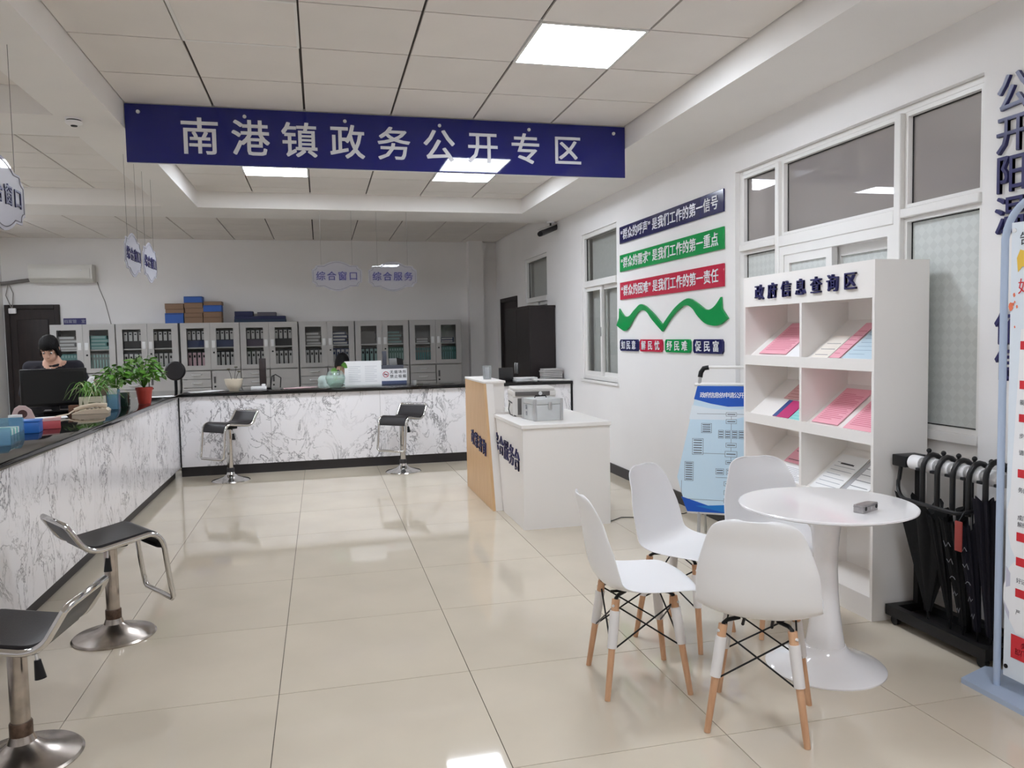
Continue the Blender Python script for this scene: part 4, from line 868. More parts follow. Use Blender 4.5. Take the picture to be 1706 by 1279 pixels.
MB().tube([bp(-0.02, 1.10), bp(bw+0.02, 1.10)], 0.012).build('top_rail', whitef, t)
MB().tube([bp(-0.06, 0.225), bp(bw+0.06, 0.225)], 0.010).build('bottom_rail', whitef, t)
for s, x in ((1, 0.0), (-1, bw)):
    MB().tube([bp(x+0.01*s, 1.09), bp(x+0.018*s, 1.16)], 0.011).build('handle_post', alu, t)
    MB().tube([bp(x+0.016*s, 1.15), bp(x+0.022*s, 1.185), bp(x+0.04*s, 1.212), bp(x+0.075*s, 1.218)], 0.0165, 10).build('handle_grip', blackp, t)
MB().tube([bp(0.07, 1.218), bp(bw-0.07, 1.218)], 0.011).build('handle_bar', whitef, t)
for x in (0.02, bw-0.02):
    MB().tube([bp(x, 0.23), (x, -0.03, 0.0)], 0.011).build('leg', alu, t); MB().tube([bp(x, 0.9, -0.015), (x, 0.36, 0.0)], 0.009).build('rear_leg', alu, t)
# ------------------------------------------------------------------ poster stand at the right edge
bluem = M('pale_blue_steel', (176, 190, 212), 0.4)
t = thing('poster_stand', 'tall poster stand with pale blue arched frame at the right edge of the photo', 'poster stand', (2.6, 2.495, 0))
MB().prism([(-0.085, 0.09), (0.10, 0.155), (0.14, 0.12), (0.14, -0.98), (0.10, -1.02), (-0.05, -1.02), (-0.09, -0.95)], (0, 0, 0), (1, 0, 0), (0, 1, 0), (0, 0, 1), 0.022).build('base_plate', bluem, t)
path = [(0, 0.0, 0.02), (0, 0.0, 1.79)] + [tuple(p) for p in bez((0, 0.0, 1.80), (0, -0.02, 1.93), (0, -0.16, 1.955), 7)] + [(0, -0.70, 1.955)] + [tuple(p) for p in bez((0, -0.74, 1.955), (0, -0.86, 1.93), (0, -0.87, 1.80), 6)] + [(0, -0.87, 0.02)]
MB().tube(path, 0.0135, 12).build('frame', bluem, t)
ppr = M('poster_paper', (222, 230, 238), 0.35)
MB().prism([(0.045, 0.085), (0.84, 0.085), (0.84, 1.835), (0.045, 1.855)], (-0.014, 0, 0), (0, -1, 0), (0, 0, 1), (-1, 0, 0), 0.0025).build('poster', ppr, t)
PX = -0.0168
def patch(pts, m, name, lift=0.0): return MB().prism([(2.495-y, z) for y, z in pts], (PX-lift, 0, 0), (0, -1, 0), (0, 0, 1), (-1, 0, 0), 0.0004).build(name, m, t, smooth=0)
hexm = M('poster_white', (238, 238, 240), 0.4); hexs = M('poster_lilac', (196, 196, 212), 0.4); redm = M('poster_red', (206, 36, 48), 0.4); orm = M('poster_orange', (232, 120, 84), 0.5); gold = M('poster_gold', (232, 190, 70), 0.5)
patch([(2.43, 0.86), (2.432, 0.80), (2.445, 0.75), (2.44, 0.66), (2.425, 0.60), (2.40, 0.56), (1.7, 0.56), (1.7, 1.45), (2.40, 1.45)], hexm, 'white_field')
patch([(2.432, 0.52), (2.455, 0.44), (2.455, 0.38), (2.43, 0.32), (2.395, 0.27), (1.7, 0.27), (1.7, 0.55), (2.41, 0.55)], hexm, 'white_field', 0.0005)
patch([(2.444, 0.525), (2.425, 0.50), (2.425, 0.45), (2.444, 0.44)], hexs, 'lilac_facet', 0.001); patch([(2.452, 0.385), (2.427, 0.345), (2.427, 0.315), (2.446, 0.35)], hexs, 'lilac_facet', 0.001)
for z1, z0 in ((1.404, 1.372), (1.254, 1.222), (1.126, 1.096), (0.914, 0.882), (0.669, 0.635), (0.572, 0.539), (0.449, 0.416)): patch([(2.401, z0), (2.401, z1), (1.95, z1), (1.95, z0)], redm, 'red_heading', 0.0012)
patch([(2.416, 0.17), (2.416, 0.264), (1.75, 0.264), (1.75, 0.17)], redm, 'red_panel', 0.0012)
for y, z, r in ((2.447, 1.536, 0.010), (2.437, 1.545, 0.004), (2.433, 1.58, 0.005), (2.42, 1.535, 0.004), (2.428, 1.458, 0.003), (2.43, 1.553, 0.003)): patch([(y+r*math.cos(2*PI*i/9)*(1+0.25*math.sin(3*i)), z+r*1.7*math.sin(2*PI*i/9)) for i in range(9)], orm, 'ink_splash', 0.0012)
patch([(2.424, 1.72), (2.41, 1.75), (2.38, 1.74), (2.30, 1.70), (2.30, 1.68), (2.40, 1.685), (2.418, 1.665)], gold, 'gold_ribbon', 0.0012)
def ptxt(s, y, z, h, m): text(s, t, (PX-0.0012, y-2.495-h*0.5, z), (PX-0.0012, y-2.495-h*(len(s)-0.5), z), (0, -1, 0), h*0.92, 0.0004, m, 'lettering', 'l')
ptxt('告知', 2.414, 1.79, 0.05, blackink); ptxt('好', 2.416, 1.61, 0.06, redm)
for s, z in (('完', 1.304), ('能收', 1.171), ('步骤', 1.042), ('请到', 0.978), ('务部', 0.834), ('成门', 0.727), ('解结', 0.700), ('好记', 0.481), ('严', 0.356)): ptxt(s, 2.398, z, 0.021, M('poster_ink', (88, 88, 96), 0.6))
ptxt('业务', 2.398, 0.231, 0.026, whitelet) ; ptxt('部门', 2.398, 0.201, 0.026, whitelet)
for z in (1.825, 0.125):
    MB().cone((PX, -0.058, z), (PX-0.003, -0.058, z), 0.0085, 0.0085).build('eyelet', silverp if z > 1 else blackp, t)
# ------------------------------------------------------------------ umbrella rack
t = thing('umbrella_rack', 'black wheeled umbrella rack with a white slotted hanging bar beside the shelf', 'rack', (2.76, 3.24, 0))
b = MB()
for q in ((-0.07, -0.03, -0.60, 0.0), (0.12, 0.16, -0.60, 0.0), (-0.03, 0.12, -0.04, 0.0), (-0.03, 0.12, -0.60, -0.56)): b.box(*q, 0.045, 0.095)
b.build('base_frame', blackp, t); MB().box(-0.03, 0.12, -0.56, -0.04, 0.047, 0.056).build('drip_tray', M('tray_black', (34, 32, 33), 0.3), t)
for x in (-0.04, 0.13):
    for y in (-0.04, -0.56): w3 = MB().cone((x-0.012, y, 0.023), (x+0.012, y, 0.023), 0.023, 0.023).build('caster', blackp, t); MB().cone((x, y, 0.03), (x, y, 0.046), 0.012, 0.012).build('caster_fork', blackp, w3)
MB().box(0.085, 0.115, -0.04, -0.01, 0.095, 0.80).build('post', blackp, t); MB().box(0.085, 0.115, -0.34, -0.31, 0.056, 0.80).build('post', blackp, t); MB().box(0.085, 0.115, -0.59, -0.56, 0.095, 0.80).build('post', blackp, t)
MB().box(-0.04, 0.09, -0.09, 0.0, 0.79, 0.845, 0.004).build('end_block', blackp, t)
for i in range(6):
    y = -0.09-0.088*i
    sg = MB().cone((0.0, y-0.006, 0.817), (0.0, y-0.072, 0.817), 0.036, 0.036, 20).build('bar_segment', whitep, t)
    MB().cone((0.0, y-0.072, 0.817), (0.0, y-0.094, 0.817), 0.030, 0.030, 16).build('notch', M('notch_grey', (150, 148, 146), 0.5), sg)
    MB().cone((0.012, y-0.083, 0.83), (0.02, y-0.083, 0.875), 0.006, 0.0055, 8).ball((0.02, y-0.083, 0.882), 0.0115, 10, 6).build('peg', blackp, t)
    MB().box(-0.045, -0.028, y-0.098, y-0.070, 0.79, 0.803, 0.002).build('clip', blackp, t)
rl = [(-0.03, -0.05, 0.795), (-0.04, -0.05, 0.73)] + [tuple(p) for p in bez((-0.045, -0.05, 0.72), (-0.06, -0.06, 0.655), (-0.10, -0.16, 0.655), 6)] + [(-0.112, -0.42, 0.655)] + [tuple(p) for p in bez((-0.112, -0.46, 0.655), (-0.112, -0.50, 0.655), (-0.05, -0.50, 0.665), 4)] + [(0.07, -0.50, 0.68)]
MB().tube(rl, 0.0095, 8).build('guard_rail', blackp, t)
canm = M('umbrella_black', (14, 14, 15), 0.75, spec=0.25, bump=0.3, bscale=40); canb = M('umbrella_navy', (20, 18, 28), 0.75, spec=0.25, bump=0.3, bscale=40); handlem = M('handle_black', (18, 17, 18), 0.35)
def umbrella(label, loc, rt, rb, ztop, sx=1.0, sy=1.0, peaks=0.04, m=canm, hook=True, tilt=(0, 0), print_=None, zh=0.0, hx=0.0):
    """hanging umbrella; the canopy opens upwards to the ribs and closes down to the ferrule"""
    t = thing('umbrella', label, 'umbrella', loc, 0, 'umbrellas on the rack'); N = 48; R = []
    for i in range(13):
        f = i/12; z = ztop + (0.13-ztop)*f; r0 = rt*(1-f)**1.05 + rb*(1-(1-f)**1.05); row = []
        for j in range(N):
            a = 2*PI*j/N; fold = 1-(0.28*(1-f)+0.18)*(0.5-0.5*math.cos(8*a)); zz = z + (peaks*(0.5+0.5*math.cos(8*a))-peaks/2)*(1-f)**2
            row.append((sx*r0*fold*math.cos(a)+tilt[0]*f, sy*r0*fold*math.sin(a)+tilt[1]*f, zz))
        R.append(row)
    R.insert(0, [(x*0.25, y*0.25, ztop-0.06) for x, y, z in R[0]])
    MB().rings(R).build('canopy', m, t, smooth=30)
    MB().cone((tilt[0], tilt[1], 0.14), (tilt[0], tilt[1], 0.06), 0.006, 0.004, 8).build('ferrule', blackp, t)
    MB().cone((tilt[0]*0.9, tilt[1]*0.9, 0.15), (hx, 0, 0.74+zh), 0.006, 0.006, 8).build('shaft', alu, t)
    if hook:
        arc = [(hx, 0, 0.64+zh), (hx, 0, 0.78+zh)] + [(hx+0.056+0.056*math.cos(PI-PI*i/8), 0, 0.80+zh+0.07*math.sin(PI*i/8)) for i in range(9)] + [(hx+0.112, 0, 0.77+zh)]
        MB().tube(arc, 0.0125, 10).build('handle', handlem, t)
    else: MB().cone((0, 0, 0.70+zh), (0, 0, 0.80+zh), 0.016, 0.018).ball((0, 0, 0.80+zh), 0.02, 10, 6).build('handle', handlem, t)
    if print_:
        for k in range(5):
            z = 0.2+0.075*k; f = (z-ztop)/(0.13-ztop); r = (rt*(1-f)**1.05+rb*(1-(1-f)**1.05))*0.98
            MB().tube([(-sx*r-0.001+tilt[0]*f, sy*r*q+tilt[1]*f, z+0.012*math.sin(9*q+k)) for q in (-0.5, -0.2, 0.1, 0.4)], 0.0016, 5).build('printed_motif', print_, t)
umbrella('large loosely closed black umbrella at the shelf end of the rack', (2.745, 3.022, 0.0), 0.228, 0.02, 0.63, 0.28, 1.0, 0.06, canm, True, hx=-0.04)
umbrella('furled black umbrella with grey printed motifs, next to the loose black one', (2.706, 2.846, 0.0), 0.062, 0.018, 0.60, 0.8, 0.9, 0.03, canm, True, (0.05, -0.02), M('motif_grey', (120, 120, 124), 0.6))
umbrella('furled black umbrella half hidden behind the pale blue post', (2.706, 2.758, 0.0), 0.055, 0.018, 0.60, 0.8, 0.9, 0.03, canb, True, (0.05, -0.01), M('motif_grey', (120, 120, 124), 0.6))
umbrella('furled navy umbrella hanging highest, nearest the poster', (2.706, 2.670, 0.0), 0.055, 0.018, 0.73, 0.8, 1.0, 0.02, canb, True, (0.05, 0.01), zh=0.02)
umbrella('second black umbrella hooked over the bar behind the loose one', (2.705, 2.934, 0.0), 0.06, 0.016, 0.60, 0.6, 0.9, 0.03, canm, True, (0.055, -0.03))
t = thing('name_tag', 'small red tag hanging from the umbrella by the guard rail', 'tag', (2.635, 2.735, 0.50)); MB().box(-0.004, 0.004, -0.018, 0.018, 0.0, 0.13, 0.002).build('card', M('tag_red', (150, 60, 54), 0.6), t); MB().tube([(0, 0, 0.13), (0.03, 0, 0.17)], 0.002, 6).build('loop', blackp, t)
# ------------------------------------------------------------------ people
def capsule(b, p0, p1, r0, r1):
    p0, p1 = Vector(p0), Vector(p1); b.cone(p0, p1, r0, r1, 12); b.ball(p0, r0, 12, 8); b.ball(p1, r1, 12, 8)
def person(label, loc, rz, J, cloth, headdir, pants=trousers):
    """J: joints; one voxel-remeshed continuous body, skin or cloth by region"""
    t = thing('person', label, 'person', loc, rz); b = MB(); H = Vector(J['head']); hd = Vector(headdir).normalized(); side = hd.cross(Vector((0, 0, 1))).normalized(); upv = side.cross(hd)
    def hp(f, s, u): return H + hd*f + side*s + upv*u
    def ell(c, rf, rs, ru):
        n = 14; R = []
        for i in range(11):
            th = -PI/2+PI*min(max(i/10, 0.03), 0.97); R.append([Vector(c)+hd*(rf*math.cos(th)*math.cos(2*PI*j/n))+side*(rs*math.cos(th)*math.sin(2*PI*j/n))+upv*(ru*math.sin(th)) for j in range(n)])
        b.rings(R)
    ell(hp(-0.01, 0, 0.025), 0.092, 0.074, 0.092); ell(hp(0.02, 0, -0.04), 0.066, 0.058, 0.075); ell(hp(0.05, 0, -0.088), 0.026, 0.028, 0.022)
    capsule(b, hp(0.082, 0, 0.012), hp(0.098, 0, -0.028), 0.009, 0.015); capsule(b, hp(0.08, -0.018, -0.062), hp(0.08, 0.018, -0.062), 0.009, 0.009); capsule(b, hp(0.077, -0.016, -0.074), hp(0.077, 0.016, -0.074), 0.009, 0.009)
    for s in (-1, 1): capsule(b, hp(-0.005, 0.075*s, 0.012), hp(-0.008, 0.077*s, -0.022), 0.013, 0.010)
    neck = Vector(J['neck']); capsule(b, hp(-0.03, 0, -0.06), neck, 0.05, 0.056)
    for nm, r0, r1 in (('chest', 0.105, 0.125),): pass
    sh = [Vector(J['shl']), Vector(J['shr'])]; ch = Vector(J['chest']); pe = Vector(J['pelvis'])
    capsule(b, sh[0], sh[1], 0.064, 0.064); capsule(b, neck, ch, 0.075, 0.12)
    for s in sh: capsule(b, s.lerp(ch, 0.35), ch.lerp(pe, 0.5)+(s-ch)*0.25*Vector((1, 1, 0)).length*0.4, 0.085, 0.09)
    capsule(b, ch, pe, 0.12, 0.125); hv = (sh[1]-sh[0]).normalized()*0.075; capsule(b, pe-hv, pe+hv, 0.115, 0.115)
    for k in 'lr':
        capsule(b, J['sh'+k], J['el'+k], 0.056, 0.043); capsule(b, J['el'+k], J['wr'+k], 0.041, 0.028)
        w0 = Vector(J['wr'+k]); d = Vector(J['hd'+k]).normalized(); sd = d.cross(Vector((0, 0, 1))).normalized(); dn = Vector((0, 0, -1))
        for j in range(3): capsule(b, w0+sd*(0.018*(j-1)), w0+d*0.085+sd*(0.022*(j-1)), 0.017, 0.0145)
        for j, L in enumerate((0.066, 0.076, 0.071, 0.055)):
            q = w0+d*0.09+sd*(0.0205*(j-1.5)); e1 = q+d*L*0.55+dn*0.004; capsule(b, q-d*0.02, e1, 0.0095, 0.0085); capsule(b, e1, e1+d*L*0.4+dn*0.02, 0.0085, 0.0075)
        s_ = -1 if k == 'l' else 1; q = w0+d*0.03-sd*(0.028*s_); e1 = q+d*0.035-sd*(0.022*s_); capsule(b, q, e1, 0.013, 0.011); capsule(b, e1, e1+d*0.032-sd*0.004*s_, 0.0105, 0.009)
        capsule(b, J['hip'+k], J['kn'+k], 0.082, 0.056); capsule(b, J['kn'+k], J['an'+k], 0.052, 0.038)
        a = Vector(J['an'+k]); fd = Vector(J.get('foot', (0, -1, 0))); capsule(b, a+Vector((0, 0, -0.045))-fd*0.03, a+fd*0.15+Vector((0, 0, -0.055)), 0.038, 0.032)
    o = b.build('body', [skinm, cloth, pants], t)
    r = o.modifiers.new('r', 'REMESH'); r.mode = 'VOXEL'; r.voxel_size = 0.0085; s2 = o.modifiers.new('s', 'SMOOTH'); s2.iterations = 3; s2.factor = 0.5
    bpy.context.view_layer.update(); me = D.meshes.new_from_object(o.evaluated_get(bpy.context.evaluated_depsgraph_get())); o.modifiers.clear(); old = o.data; o.data = me; D.meshes.remove(old)
    me.materials.clear(); [me.materials.append(m) for m in (skinm, cloth, pants)]
    wr = [Vector(J['wrl']), Vector(J['wrr'])]; el = [Vector(J['ell']), Vector(J['elr'])]; nb = neck+Vector((0, 0, 0.012))
    for p in me.polygons:
        c = p.center; p.use_smooth = True; p.material_index = 1
        if (c-H).length < 0.125 or (c-nb).dot((H-neck).normalized()) > 0.0 and (c-H).length < 0.2: p.material_index = 0
        elif any((c-w0).dot((w0-e).normalized()) > 0.0 and (c-w0).length < 0.24 for w0, e in zip(wr, el)): p.material_index = 0
        elif c.z < pe.z-0.02 or (J.get('seated') and c.z < pe.z+0.03 and (c-pe).length > 0.14 and min((c-w0).length for w0 in wr) > 0.1): p.material_index = 2
    for s in (-1, 1):
        e = MB(); cc = hp(0.072, 0.03*s, 0.0); e.ball(cc, 0.0095, 10, 8); eb = e.build('eye', whitep, t); e = MB(); e.ball(cc+hd*0.0065, 0.0062, 8, 6); e.build('iris', blackp, eb)
        MB().tube([hp(0.082, 0.016*s, 0.026), hp(0.085, 0.032*s, 0.031), hp(0.074, 0.048*s, 0.026)], 0.0035, 6).build('eyebrow', hairm, t)
    return t, hp, b
J1 = dict(head=(0.03, -0.16, 1.425), neck=(0.01, -0.02, 1.31), chest=(-0.02, 0.02, 1.165), pelvis=(-0.07, 0.10, 0.90), shl=(-0.185, 0.0, 1.255), shr=(0.205, 0.0, 1.255), ell=(-0.24, -0.03, 1.02), elr=(0.295, 0.0, 1.06),
          wrl=(0.02, -0.26, 0.965), wrr=(0.215, -0.22, 0.965), hdl=(0.85, -0.5, -0.05), hdr=(0.3, -0.9, -0.05), hipl=(-0.155, 0.10, 0.87), hipr=(0.015, 0.10, 0.87), knl=(-0.16, 0.08, 0.48), knr=(0.02, 0.08, 0.48), anl=(-0.17, 0.12, 0.09), anr=(0.03, 0.12, 0.09))
t, hp, _ = person('person in a dark navy jacket looking down behind the black monitor', (-2.42, 8.0, 0), 0.0, J1, navycloth, (0.05, -0.86, -0.5))
def hair(t, hp, fringe, back, name='hair'):
    """cap over the skull with a fringe: a shell of swept locks"""
    b = MB(); n = 26; R = []
    for i in range(9):
        ph = 0.12+(PI*0.5+0.0)*i/8; row = []
        for j in range(n):
            a = 2*PI*j/n; ca, sa = math.cos(a), math.sin(a); lowp = fringe if ca > 0.45 else back
            f = min(1, i/8); drop = (lowp if ca > 0.35 else back)*max(0, f-0.55)/0.45
            rr = 1.03+0.02*math.sin(11*a+i)
            row.append(hp(-0.014+0.101*rr*math.sin(ph)*ca, 0.083*rr*math.sin(ph)*sa, 0.03+0.095*rr*math.cos(ph)-drop))
        R.append(row)
    R2 = [[(p[0], p[1], p[2]) for p in r] for r in R]; b.rings(R2); b.build(name, hairm, t, smooth=60)
hair(t, hp, -0.016, 0.10)
MB().tube([Vector((0.01+0.068*math.cos(a), -0.015+0.062*math.sin(a), 1.290+0.022*math.sin(a))) for a in [2*PI*i/16 for i in range(16)]], 0.016, 8, True).build('collar', navycloth, t); MB().ball((0.015, -0.105, 1.245), 0.007, 8, 6).build('button', whitep, t)
J2 = dict(head=(0.06, -0.02, 1.165), neck=(0.02, 0.0, 1.03), chest=(-0.01, 0.02, 0.86), pelvis=(-0.02, 0.02, 0.585), shl=(-0.185, 0.0, 0.955), shr=(0.17, 0.0, 0.945), ell=(-0.23, 0.10, 0.72), elr=(0.22, 0.10, 0.72),
          wrl=(-0.12, 0.30, 0.66), wrr=(0.12, 0.30, 0.66), hdl=(0.2, 0.95, -0.1), hdr=(-0.2, 0.95, -0.1), hipl=(-0.10, 0.05, 0.56), hipr=(0.09, 0.05, 0.56), knl=(-0.11, 0.46, 0.55), knr=(0.10, 0.46, 0.55), anl=(-0.12, 0.44, 0.09), anr=(0.11, 0.44, 0.09), foot=(0, 1, 0), seated=True)
t, hp, _ = person('person in a pale mint shirt seated behind the far counter, black hair towards us', (0.20, 10.0, 0), 0.0, J2, mintcloth, (0.35, 0.85, -0.35))
hair(t, hp, 0.03, 0.085)
def office_chair(label, loc, rz, backz, rb):
    t = thing('office_chair', label, 'chair', loc, rz, 'black office chairs')
    MB().box(-0.22, 0.22, -0.21, 0.22, 0.40, 0.455, 0.025, 3).build('seat', blackl, t)
    MB().cone((0, 0, 0.09), (0, 0, 0.40), 0.028, 0.024).build('column', blackp, t)
    for k in range(5):
        a = 2*PI*k/5; p = (0.26*math.cos(a), 0.26*math.sin(a)); l = MB().tube([(0, 0, 0.10), (p[0], p[1], 0.062)], [0.024, 0.016]).build('leg', blackp, t); MB().ball((p[0], p[1], 0.027), 0.027, 10, 8).build('caster', blackp, l)
    MB().tube([(0, -0.12, 0.41), (0, -0.25, 0.44), (0, -0.27, backz-0.05)], 0.018).build('back_post', blackp, t)
    n = 24; b = MB(); b.rings([[(rb*f*math.cos(2*PI*j/n), -0.245+dy, backz+rb*f*math.sin(2*PI*j/n)) for j in range(n)] for f, dy in ((0.85, 0.0), (1.0, -0.015), (1.0, -0.035), (0.85, -0.05))]); b.build('backrest', blackl, t)
office_chair('black office chair showing only its round back above the far counter corner', (-1.69, 10.2, 0), 0.0, 1.125, 0.115)
office_chair('black office chair under the person in the mint shirt', (0.19, 10.06, 0), 0.0, 0.78, 0.15)
# ------------------------------------------------------------------ things on the counters
ZT = 0.9103
t = thing('computer_monitor', 'wide black monitor turned away, before the person in navy', 'monitor', (-2.15, 7.13, ZT), 0.22)
MB().box(-0.24, 0.24, -0.02, 0.012, 0.045, 0.355, 0.008).build('screen_housing', blackp, t); MB().box(-0.22, 0.22, -0.024, -0.019, 0.07, 0.33).build('rear_cover', M('matt_black', (12, 12, 13), 0.6), t)
MB().box(-0.03, 0.03, 0.005, 0.03, 0.005, 0.16).build('neck', blackp, t); MB().box(-0.085, 0.11, -0.07, 0.10, 0, 0.012, 0.004).build('foot', blackp, t)
t = thing('telephone', 'cream desk telephone on the black counter top', 'telephone', (-1.795, 6.815, ZT), 0.12)
cr = M('cream_plastic', (222, 206, 184), 0.4)
b = MB(); b.prism([(-0.13, 0), (0.125, 0), (0.13, 0.02), (0.11, 0.038), (-0.05, 0.030), (-0.13, 0.008)], (0, -0.085, 0), (1, 0, 0), (0, 0, 1), (0, 1, 0), 0.17); b.build('body', cr, t)
MB().tube([(-0.115, -0.05, 0.034), (-0.06, -0.05, 0.056), (0.04, -0.05, 0.070), (0.115, -0.05, 0.058)], [0.014, 0.015, 0.016, 0.021], 10).build('handset', cr, t)
for i in range(3):
    for j in range(4): MB().box(-0.03+0.03*j-0.009, -0.03+0.03*j+0.009, 0.0+0.025*i-0.008, 0.0+0.025*i+0.008, 0.030+0.0018*j, 0.041+0.0018*j, 0.002, 1).build('key', M('key_grey', (150, 142, 130), 0.5), t)
MB().tube([(-0.12, -0.05, 0.03), (-0.15, -0.10, 0.008), (-0.19, -0.19, 0.006), (-0.21, -0.26, 0.006)], 0.006).build('cord', cr, t)
def leafmesh(L, W, m, curl=0.2):
    b = MB(); n = 5; A = [(0, 0), (0.12, 0.75), (0.38, 1.0), (0.72, 0.62), (1.0, 0.03)]
    bm = b.bm; rows = []
    for f, w_ in A: rows.append([bm.verts.new((L*f, W*w_*s, -curl*L*f*f + (0.10*W*abs(s)))) for s in (-0.5, 0, 0.5)])
    for i in range(4):
        for j in range(2): bm.faces.new((rows[i][j], rows[i][j+1], rows[i+1][j+1], rows[i+1][j]))
    bmesh.ops.remove_doubles(bm, verts=bm.verts, dist=1e-6); return b.build('leaf', m, None, smooth=180)
def leafy(t, n, c, R, L, W, seed):
    rnd = random.Random(seed); protos = [leafmesh(L, W, leafm, 0.25), leafmesh(L*0.85, W*0.9, leafp, 0.4)]; stems = MB()
    for k in range(n):
        u = rnd.uniform(-0.35, 1); a = rnd.uniform(0, 2*PI); rr = math.sqrt(1-u*u); f = rnd.uniform(0.55, 1.0)
        p = Vector((c[0]+R[0]*rr*math.cos(a)*f, c[1]+R[1]*rr*math.sin(a)*f, c[2]+R[2]*u*f))
        o = protos[k % 2] if k < 2 else protos[0 if rnd.random() < 0.65 else 1].copy()
        if k >= 2: COL.objects.link(o)
        o.parent = t; o.location = p; o.rotation_euler = (rnd.uniform(-0.5, 0.5), rnd.uniform(-0.6, 0.7), a+rnd.uniform(-0.6, 0.6))
        if k % 3 == 0: stems.tube([(c[0], c[1], c[2]-R[2]*0.8), ((c[0]+p.x)/2, (c[1]+p.y)/2, p.z*0.6+(c[2]-R[2]*0.8)*0.4+0.03), p], 0.0025, 5)
    o = stems.build('stems', leafm, t); o['kind'] = 'stuff'
t = thing('potted_plant', 'bushy green pothos in a red pot at the counter corner', 'plant', (-1.575, 7.66, ZT), 0, 'plants on the long counter')
MB().lathe([(0.0, 0), (0.052, 0), (0.068, 0.125), (0.074, 0.125), (0.074, 0.15), (0.064, 0.15), (0.06, 0.13), (0, 0.13)], 28).build('pot', M('red_pot', (178, 62, 52), 0.45), t); MB().lathe([(0, 0.128), (0.06, 0.128), (0.055, 0.138), (0, 0.138)], 20).build('soil', soil, t)
leafy(t, 190, (0.0, 0, 0.28), (0.17, 0.17, 0.17), 0.066, 0.044, 3)
t = thing('potted_plant', 'trailing pothos in a dark green glass tank left of the red pot', 'plant', (-1.74, 7.47, ZT), 0, 'plants on the long counter')
dg_ = glassy('dark_green_glass', (90, 130, 108), 0.5, (36, 66, 52), 1.45)
MB().box(-0.075, 0.075, -0.06, 0.06, 0, 0.12, 0.006).build('tank', dg_, t); MB().box(-0.066, 0.066, -0.052, 0.052, 0.008, 0.085).build('water', M('dark_water', (40, 62, 48), 0.1), t)
leafy(t, 140, (-0.03, 0.03, 0.23), (0.15, 0.13, 0.14), 0.062, 0.042, 8)
t = thing('potted_plant', 'spider plant in a white printed box pot behind the cream telephone', 'plant', (-1.83, 6.985, ZT), 0.05, 'plants on the long counter')
MB().box(-0.09, 0.09, -0.055, 0.055, 0, 0.125, 0.006).build('pot', M('box_pot', (206, 202, 184), 0.5), t); MB().box(-0.08, 0.08, -0.046, 0.046, 0.118, 0.128).build('soil', soil, t)
MB().prism([(-0.075, 0.03), (-0.045, 0.03), (-0.06, 0.10)], (0, -0.0552, 0), (1, 0, 0), (0, 0, 1), (0, -1, 0), 0.0006).build('tree_print', M('olive_print', (96, 98, 70), 0.6), t, smooth=0); MB().box(0.0, 0.07, -0.0558, -0.0552, 0.035, 0.055).build('band_print', M('brown_print', (120, 92, 74), 0.6), t); MB().box(-0.02, 0.07, -0.0558, -0.0552, 0.07, 0.078).build('band_print', M('olive_print', (96, 98, 70), 0.6), t)
rnd = random.Random(5)
for k in range(46):
    a = rnd.uniform(0, 2*PI); L = rnd.uniform(0.12, 0.30); h = rnd.uniform(0.06, 0.15); p0 = Vector((rnd.uniform(-0.05, 0.05), rnd.uniform(-0.02, 0.02), 0.122)); d = Vector((math.cos(a), math.sin(a), 0)); sd = Vector((-d.y, d.x, 0)); bm = bmesh.new(); rows = []
    for i in range(7):
        f = i/6; c = p0 + d*(L*f) + Vector((0, 0, h*4*f*(1-f)*0.8 + h*0.35*f - 0.05*f*f)); wd = 0.006*(1-f)**0.6+0.0006; rows.append([bm.verts.new(c-sd*wd), bm.verts.new(c+Vector((0, 0, -0.002))), bm.verts.new(c+sd*wd)])
    for i in range(6):
        for j in range(2): bm.faces.new((rows[i][j], rows[i][j+1], rows[i+1][j+1], rows[i+1][j]))
    me = D.meshes.new('leaf'); bm.to_mesh(me); bm.free(); me.materials.append(leafm if k % 3 else M('striped_leaf', (176, 190, 140), 0.5)); put('leaf', me, t)
t = thing('brochure_holder', 'pale blue clear holder beside the telephone', 'holder', (-1.70, 7.10, ZT))
b = MB()
for q in ((-0.045, 0.045, -0.03, -0.026, 0, 0.13), (-0.045, 0.045, 0.026, 0.03, 0, 0.17), (-0.045, -0.041, -0.026, 0.026, 0, 0.15), (0.041, 0.045, -0.026, 0.026, 0, 0.15), (-0.041, 0.041, -0.026, 0.026, 0, 0.004)): b.box(*q)
b.build('holder', blueac, t); MB().box(-0.035, 0.03, -0.012, -0.006, 0.005, 0.18).build('card', paper, t)
t = thing('tissue_pack', 'pale blue and white tissue pack behind the spider plant', 'tissue pack', (-2.04, 7.80, ZT)); MB().box(-0.055, 0.055, -0.04, 0.04, 0, 0.20, 0.015, 2).build('pack', M('tissue_blue', (196, 208, 226), 0.5), t); MB().tube([(-0.02, 0, 0.2), (0, 0.01, 0.24), (0.03, 0, 0.255)], [0.03, 0.025, 0.006], 8).build('tissue', paper, t)
t = thing('paper_bag', 'crumpled beige paper bag between the two leafy plants', 'bag', (-1.93, 7.62, ZT)); MB().rings([[(0.07*s*math.cos(2*PI*j/12)*(1+0.1*math.sin(5*j)), 0.045*s*math.sin(2*PI*j/12), z) for j in range(12)] for s, z in ((0.9, 0), (1, 0.06), (0.95, 0.15), (0.7, 0.20), (0.85, 0.235))]).build('bag', M('beige_bag', (206, 182, 162), 0.7), t)
t = thing('wooden_block', 'small brown wooden block beside the spider plant pot', 'block', (-1.96, 6.95, ZT)); MB().box(-0.035, 0.035, -0.03, 0.03, 0, 0.06, 0.004).build('block', M('block_brown', (120, 84, 66), 0.6), t)
